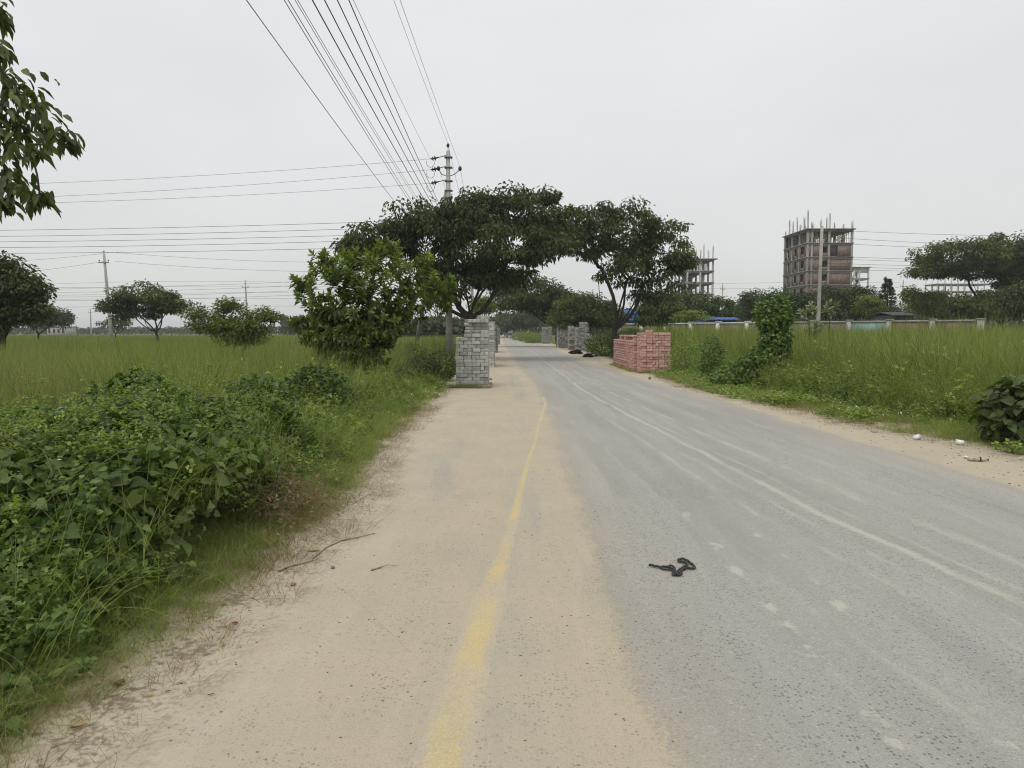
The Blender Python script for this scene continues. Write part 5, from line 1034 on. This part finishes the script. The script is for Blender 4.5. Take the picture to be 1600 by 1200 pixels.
def frame_building(label, x0, y0, W, D, ztop, storey, xcols, ycols, mat, infill=None, left=None, bars=6, props=False, stairs=False, base_z=-.3, barh=(1.2, 4.2), over=.35):
    root = empty('unfinished_building', (x0, y0, base_z)); tag(root, label, 'building'); H = ztop - base_z; ns = int(H / storey); lv = [H - i * storey for i in range(ns + 1)]; zb = max(0.0, lv[-1])
    if lv[-1] > .5: lv.append(0.0)
    for i, z in enumerate(lv):
        if z <= .3: continue
        o = over if i == 0 else .12; s_ = MB().box((-o, -o, z - .2), (W + o, D + o, z)).build('floor_slab', mat, root)
        for yy in ycols: MB().box((.0, yy - .15, z - .55), (W, yy + .15, z - .203)).build('beam', mat, root)
        for k, xx in enumerate(xcols): MB().box((xx - .14, .16, z - .552), (xx + .14, D - .16, z - .206)).build('beam', mat, root)
    for xx in xcols:
        for yy in ycols: MB().box((xx - .2, yy - .2, 0), (xx + .2, yy + .2, H - .21)).build('column', mat, root)
    for xx in xcols:                                            # starter bars on the roof
        for yy in ycols:
            hh = rng.uniform(*barh); mb = MB()
            for a in range(bars): ox, oy = rng.uniform(-.17, .17, 2); h_ = hh * rng.uniform(.75, 1.1); mb.tube([(xx + ox, yy + oy, H), (xx + ox + rng.normal(0, .05), yy + oy, H + h_)], .022, 4)
            mb.build('starter_bars', M_bar, root)
    def panel(face, c0, c1, z0, z1, m, depth=.12, inset=.1):
        if face == 'f': MB().box((c0, inset, z0), (c1, inset + depth, z1)).build('brick_or_shade_panel', m, root)
        elif face == 'l': MB().box((inset, c0, z0), (inset + depth, c1, z1)).build('brick_or_shade_panel', m, root)
        elif face == 'r': MB().box((W - inset - depth, c0, z0), (W - inset, c1, z1)).build('brick_or_shade_panel', m, root)
        else: MB().box((c0, D - inset - depth, z0), (c1, D - inset, z1)).build('brick_or_shade_panel', m, root)
    for i in range(len(lv) - 1):
        za, zb_ = lv[i + 1] + .002, lv[i] - .556
        if infill: infill(panel, i, za, zb_)
        if stairs and i < 6:
            MB().tube([(W * .3, D * .5, za), (W * .75, D * .5, zb_ + .3)], .35, 4).build('stair_flight', mat, root)
    if props:
        z0, z1 = lv[1], H - .56
        for q in range(46):
            xx, yy = rng.uniform(.4, W - .4), rng.uniform(.3, D * .5); MB().tube([(xx, yy, z0), (xx + rng.normal(0, .12), yy, z1)], .06, 5).build('prop', M_prop, root)
        for q in range(26): yy = rng.uniform(.3, D - .3); MB().tube([(rng.uniform(.3, 1.8), yy, z0), (rng.uniform(.3, 1.8), yy + rng.normal(0, .15), z1)], .06, 5).build('prop', M_prop, root)
        for q in range(8): xx = rng.uniform(1.5, W - 2.5); MB().tube([(xx, .4, z0 + .1), (xx + rng.uniform(1, 2.4), .5, z1 - rng.uniform(0, .8))], .06, 5).build('prop', M_prop, root)
    return root
d = 150.0; bx0, bx1 = X(1256, d), X(1327.5, d); Wd = bx1 - bx0; xc = [.2, X(1264, d) - bx0, X(1290.5, d) - bx0, Wd - .2]; yc = [.2, 4.2, 8.2, 12.4]
def main_infill(panel, i, za, zb):
    if i == 0:
        for a, b_ in ((.42, xc[1] - .22), ): panel('f', a, b_, za, zb, M_fbrick)
        panel('b', .4, Wd * .55, za, zb, M_dark); return  # back of top storey coloured dark for interior shade
    panel('f', .42, xc[1] - .22, za, zb, M_fbrick)
    wl = X(1279, d) - bx0; panel('f', xc[1] + .22, wl, za, zb, M_fbrick)
    panel('f', wl + .003, xc[2] - .22, za, za + .75, M_fbrick); panel('f', wl + .003, xc[2] - .22, zb - .25, zb, M_fbrick)
    panel('f', xc[2] + .22, X(1304 if i == 1 else 1327, d) - bx0 - (.24 if i > 1 else 0), za, zb, M_dark if i == 1 else M_fbrick, .12, .25 if i == 1 else .1)  # one storey gets a dark sheet painted as the shade of a recess
    if i == 1: panel('f', X(1304, d) - bx0 + .003, Wd - .42, za, zb, M_fbrick)
    for y0_, y1_, op in ((.42, 3.98, (1.1, 3.0)), (4.42, 7.98, (1.2, 2.4)), (8.42, 12.18, (1.4, 2.6))):
        panel('l', y0_, y0_ + op[0], za, zb, M_fbrick); panel('l', y0_ + op[1], y1_, za, zb, M_fbrick); panel('l', y0_ + op[0] + .003, y0_ + op[1] - .003, za, za + .7, M_fbrick)
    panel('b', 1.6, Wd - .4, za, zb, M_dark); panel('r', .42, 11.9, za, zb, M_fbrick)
    MB_in = panel('l', 1.0, 7.6, za, zb, M_dark, .12, Wd * .45)  # inner dark panel, painted shade seen through the side openings
frame_building('tall unfinished brick and concrete building with rods on roof', bx0, d, Wd, 12.6, Z(357, d), 2.77, xc, yc, M_frame, main_infill, bars=7, props=True)
d = 178.0; bx0, bx1 = X(1052, d), X(1113, d); Wd = bx1 - bx0
def l_infill(panel, i, za, zb):
    if i > 0: panel('b', Wd * .42, Wd * .68, za, zb, M_frame2); panel('f', Wd * .72, Wd * .83, za, zb, M_frame2, .12, 3.0)
frame_building('shorter bare concrete frame building seen behind the open-branched tree', bx0, d, Wd, 9.0, Z(404, d), 2.75, [.2, Wd * .33, Wd * .66, Wd - .2], [.2, 4.4, 8.8], M_frame2, l_infill, bars=8, props=True, stairs=True, barh=(1.6, 4.6), over=.7)
d = 225.0; bx0, bx1 = X(1330, d), X(1354, d); Wd = bx1 - bx0
frame_building('small open concrete frame right behind the tall building', bx0, d, Wd, 8.0, Z(417, d), 3.3, [.2, Wd * .38, Wd - .2], [.2, 7.8], M_frame2, lambda p_, i, za, zb: p_('f', .42, Wd - .42, zb - 1.2, zb, M_frame2) if i == 0 else None, bars=2, stairs=True, barh=(.2, .5))
d = 300.0; bx0, bx1 = X(1460, d), X(1545, d); Wd = bx1 - bx0
frame_building('far pale concrete frame seen below the umbrella-shaped tree', bx0, d, Wd, 9.0, Z(443, d), 2.9, list(np.linspace(.2, Wd - .2, 9)), [.2, 8.8], M_frame2, None, bars=4, barh=(1.5, 2.8))
# small pale far buildings on the left horizon
d = 240.0
for px0, px1, py, lab in ((75, 104, 511, 'low pale far building behind hazy tree in left field'),):
    x0, x1 = X(px0, d), X(px1, d); h_ = Z(py, d) + .3; root = empty('far_building', (x0, d, -.3)); tag(root, lab, 'building'); MB().box((0, 0, 0), (x1 - x0, 6, h_)).build('wall', M_frame2, root); MB().box((-.2, -.2, h_), (x1 - x0 + .2, 6.2, h_ + .2)).build('roof', M_conc, root)
    for k in range(4): a = (k + .3) * (x1 - x0) / 4; MB().box((a, -.05, h_ * .45), (a + .7, -.004, h_ * .8)).build('window', M_dark, root)

# ------------------------------------------------------------------ far vehicle on the road
d = 205.0; xx = X(797, d); root = empty('pickup_truck', (xx, d, .01)); tag(root, 'tiny dark pickup truck at the far end of the road', 'truck')
M_cab = flat('dark_vehicle_paint', (.05, .06, .08), .4, 0, 0, .5); M_gl = flat('windscreen', (.12, .14, .15), .15, 0, 0, .6); M_ty = flat('tyre_rubber', (.02, .02, .02), .9)
MB().add([(-.85, 0, .5), (.85, 0, .5), (.85, 1.9, .5), (-.85, 1.9, .5), (-.85, 0, 1.1), (.85, 0, 1.1), (.72, .5, 1.75), (-.72, .5, 1.75), (.72, 1.8, 1.8), (-.72, 1.8, 1.8), (.85, 1.9, 1.1), (-.85, 1.9, 1.1)], [(0, 1, 5, 4), (4, 5, 6, 7), (7, 6, 8, 9), (9, 8, 10, 11), (2, 3, 11, 10), (1, 2, 10, 5), (5, 10, 8, 6), (0, 4, 11, 3), (4, 7, 9, 11), (0, 3, 2, 1)]).build('cab', M_cab, root)
MB().box((-.9, 1.95, .6), (.9, 4.4, 1.2)).build('load_bed', M_cab, root); MB().add([(-.7, .02, 1.16), (.7, .02, 1.16), (.62, .45, 1.68), (-.62, .45, 1.68)], [(0, 1, 2, 3)]).build('windscreen', M_gl, root, (0, -.02, .01))
for sx_ in (-.8, .8):
    for yy in (.7, 3.5): MB().tube([(sx_ - .1, yy, .34), (sx_ + .1, yy, .34)], .34, 14).build('wheel', M_ty, root)
    MB().box((sx_ * .8 - .12, -.04, .75), (sx_ * .8 + .12, -.003, .92)).build('headlight', M_cup, root)
MB().box((-.7, .6, 1.82), (.7, 1.7, 2.1)).build('roof_load', M_cup, root)

# ------------------------------------------------------------------ haze
k = bpy.data.materials.new('thin_haze'); k.use_nodes = True; k.node_tree.nodes.clear(); _o = k.node_tree.nodes.new('ShaderNodeOutputMaterial'); _v = k.node_tree.nodes.new('ShaderNodeVolumePrincipled')
_v.inputs['Color'].default_value = (.94, .95, .96, 1); _v.inputs['Density'].default_value = 0.0004; k.node_tree.links.new(_v.outputs[0], _o.inputs['Volume'])
HAZE = True
if HAZE:
    hz = MB().box((-1520, -45, -1.6), (1520, 3050, 31)).build('haze', k); tag(hz, 'thin pale haze in the humid air over the fields', 'haze', kind='stuff')
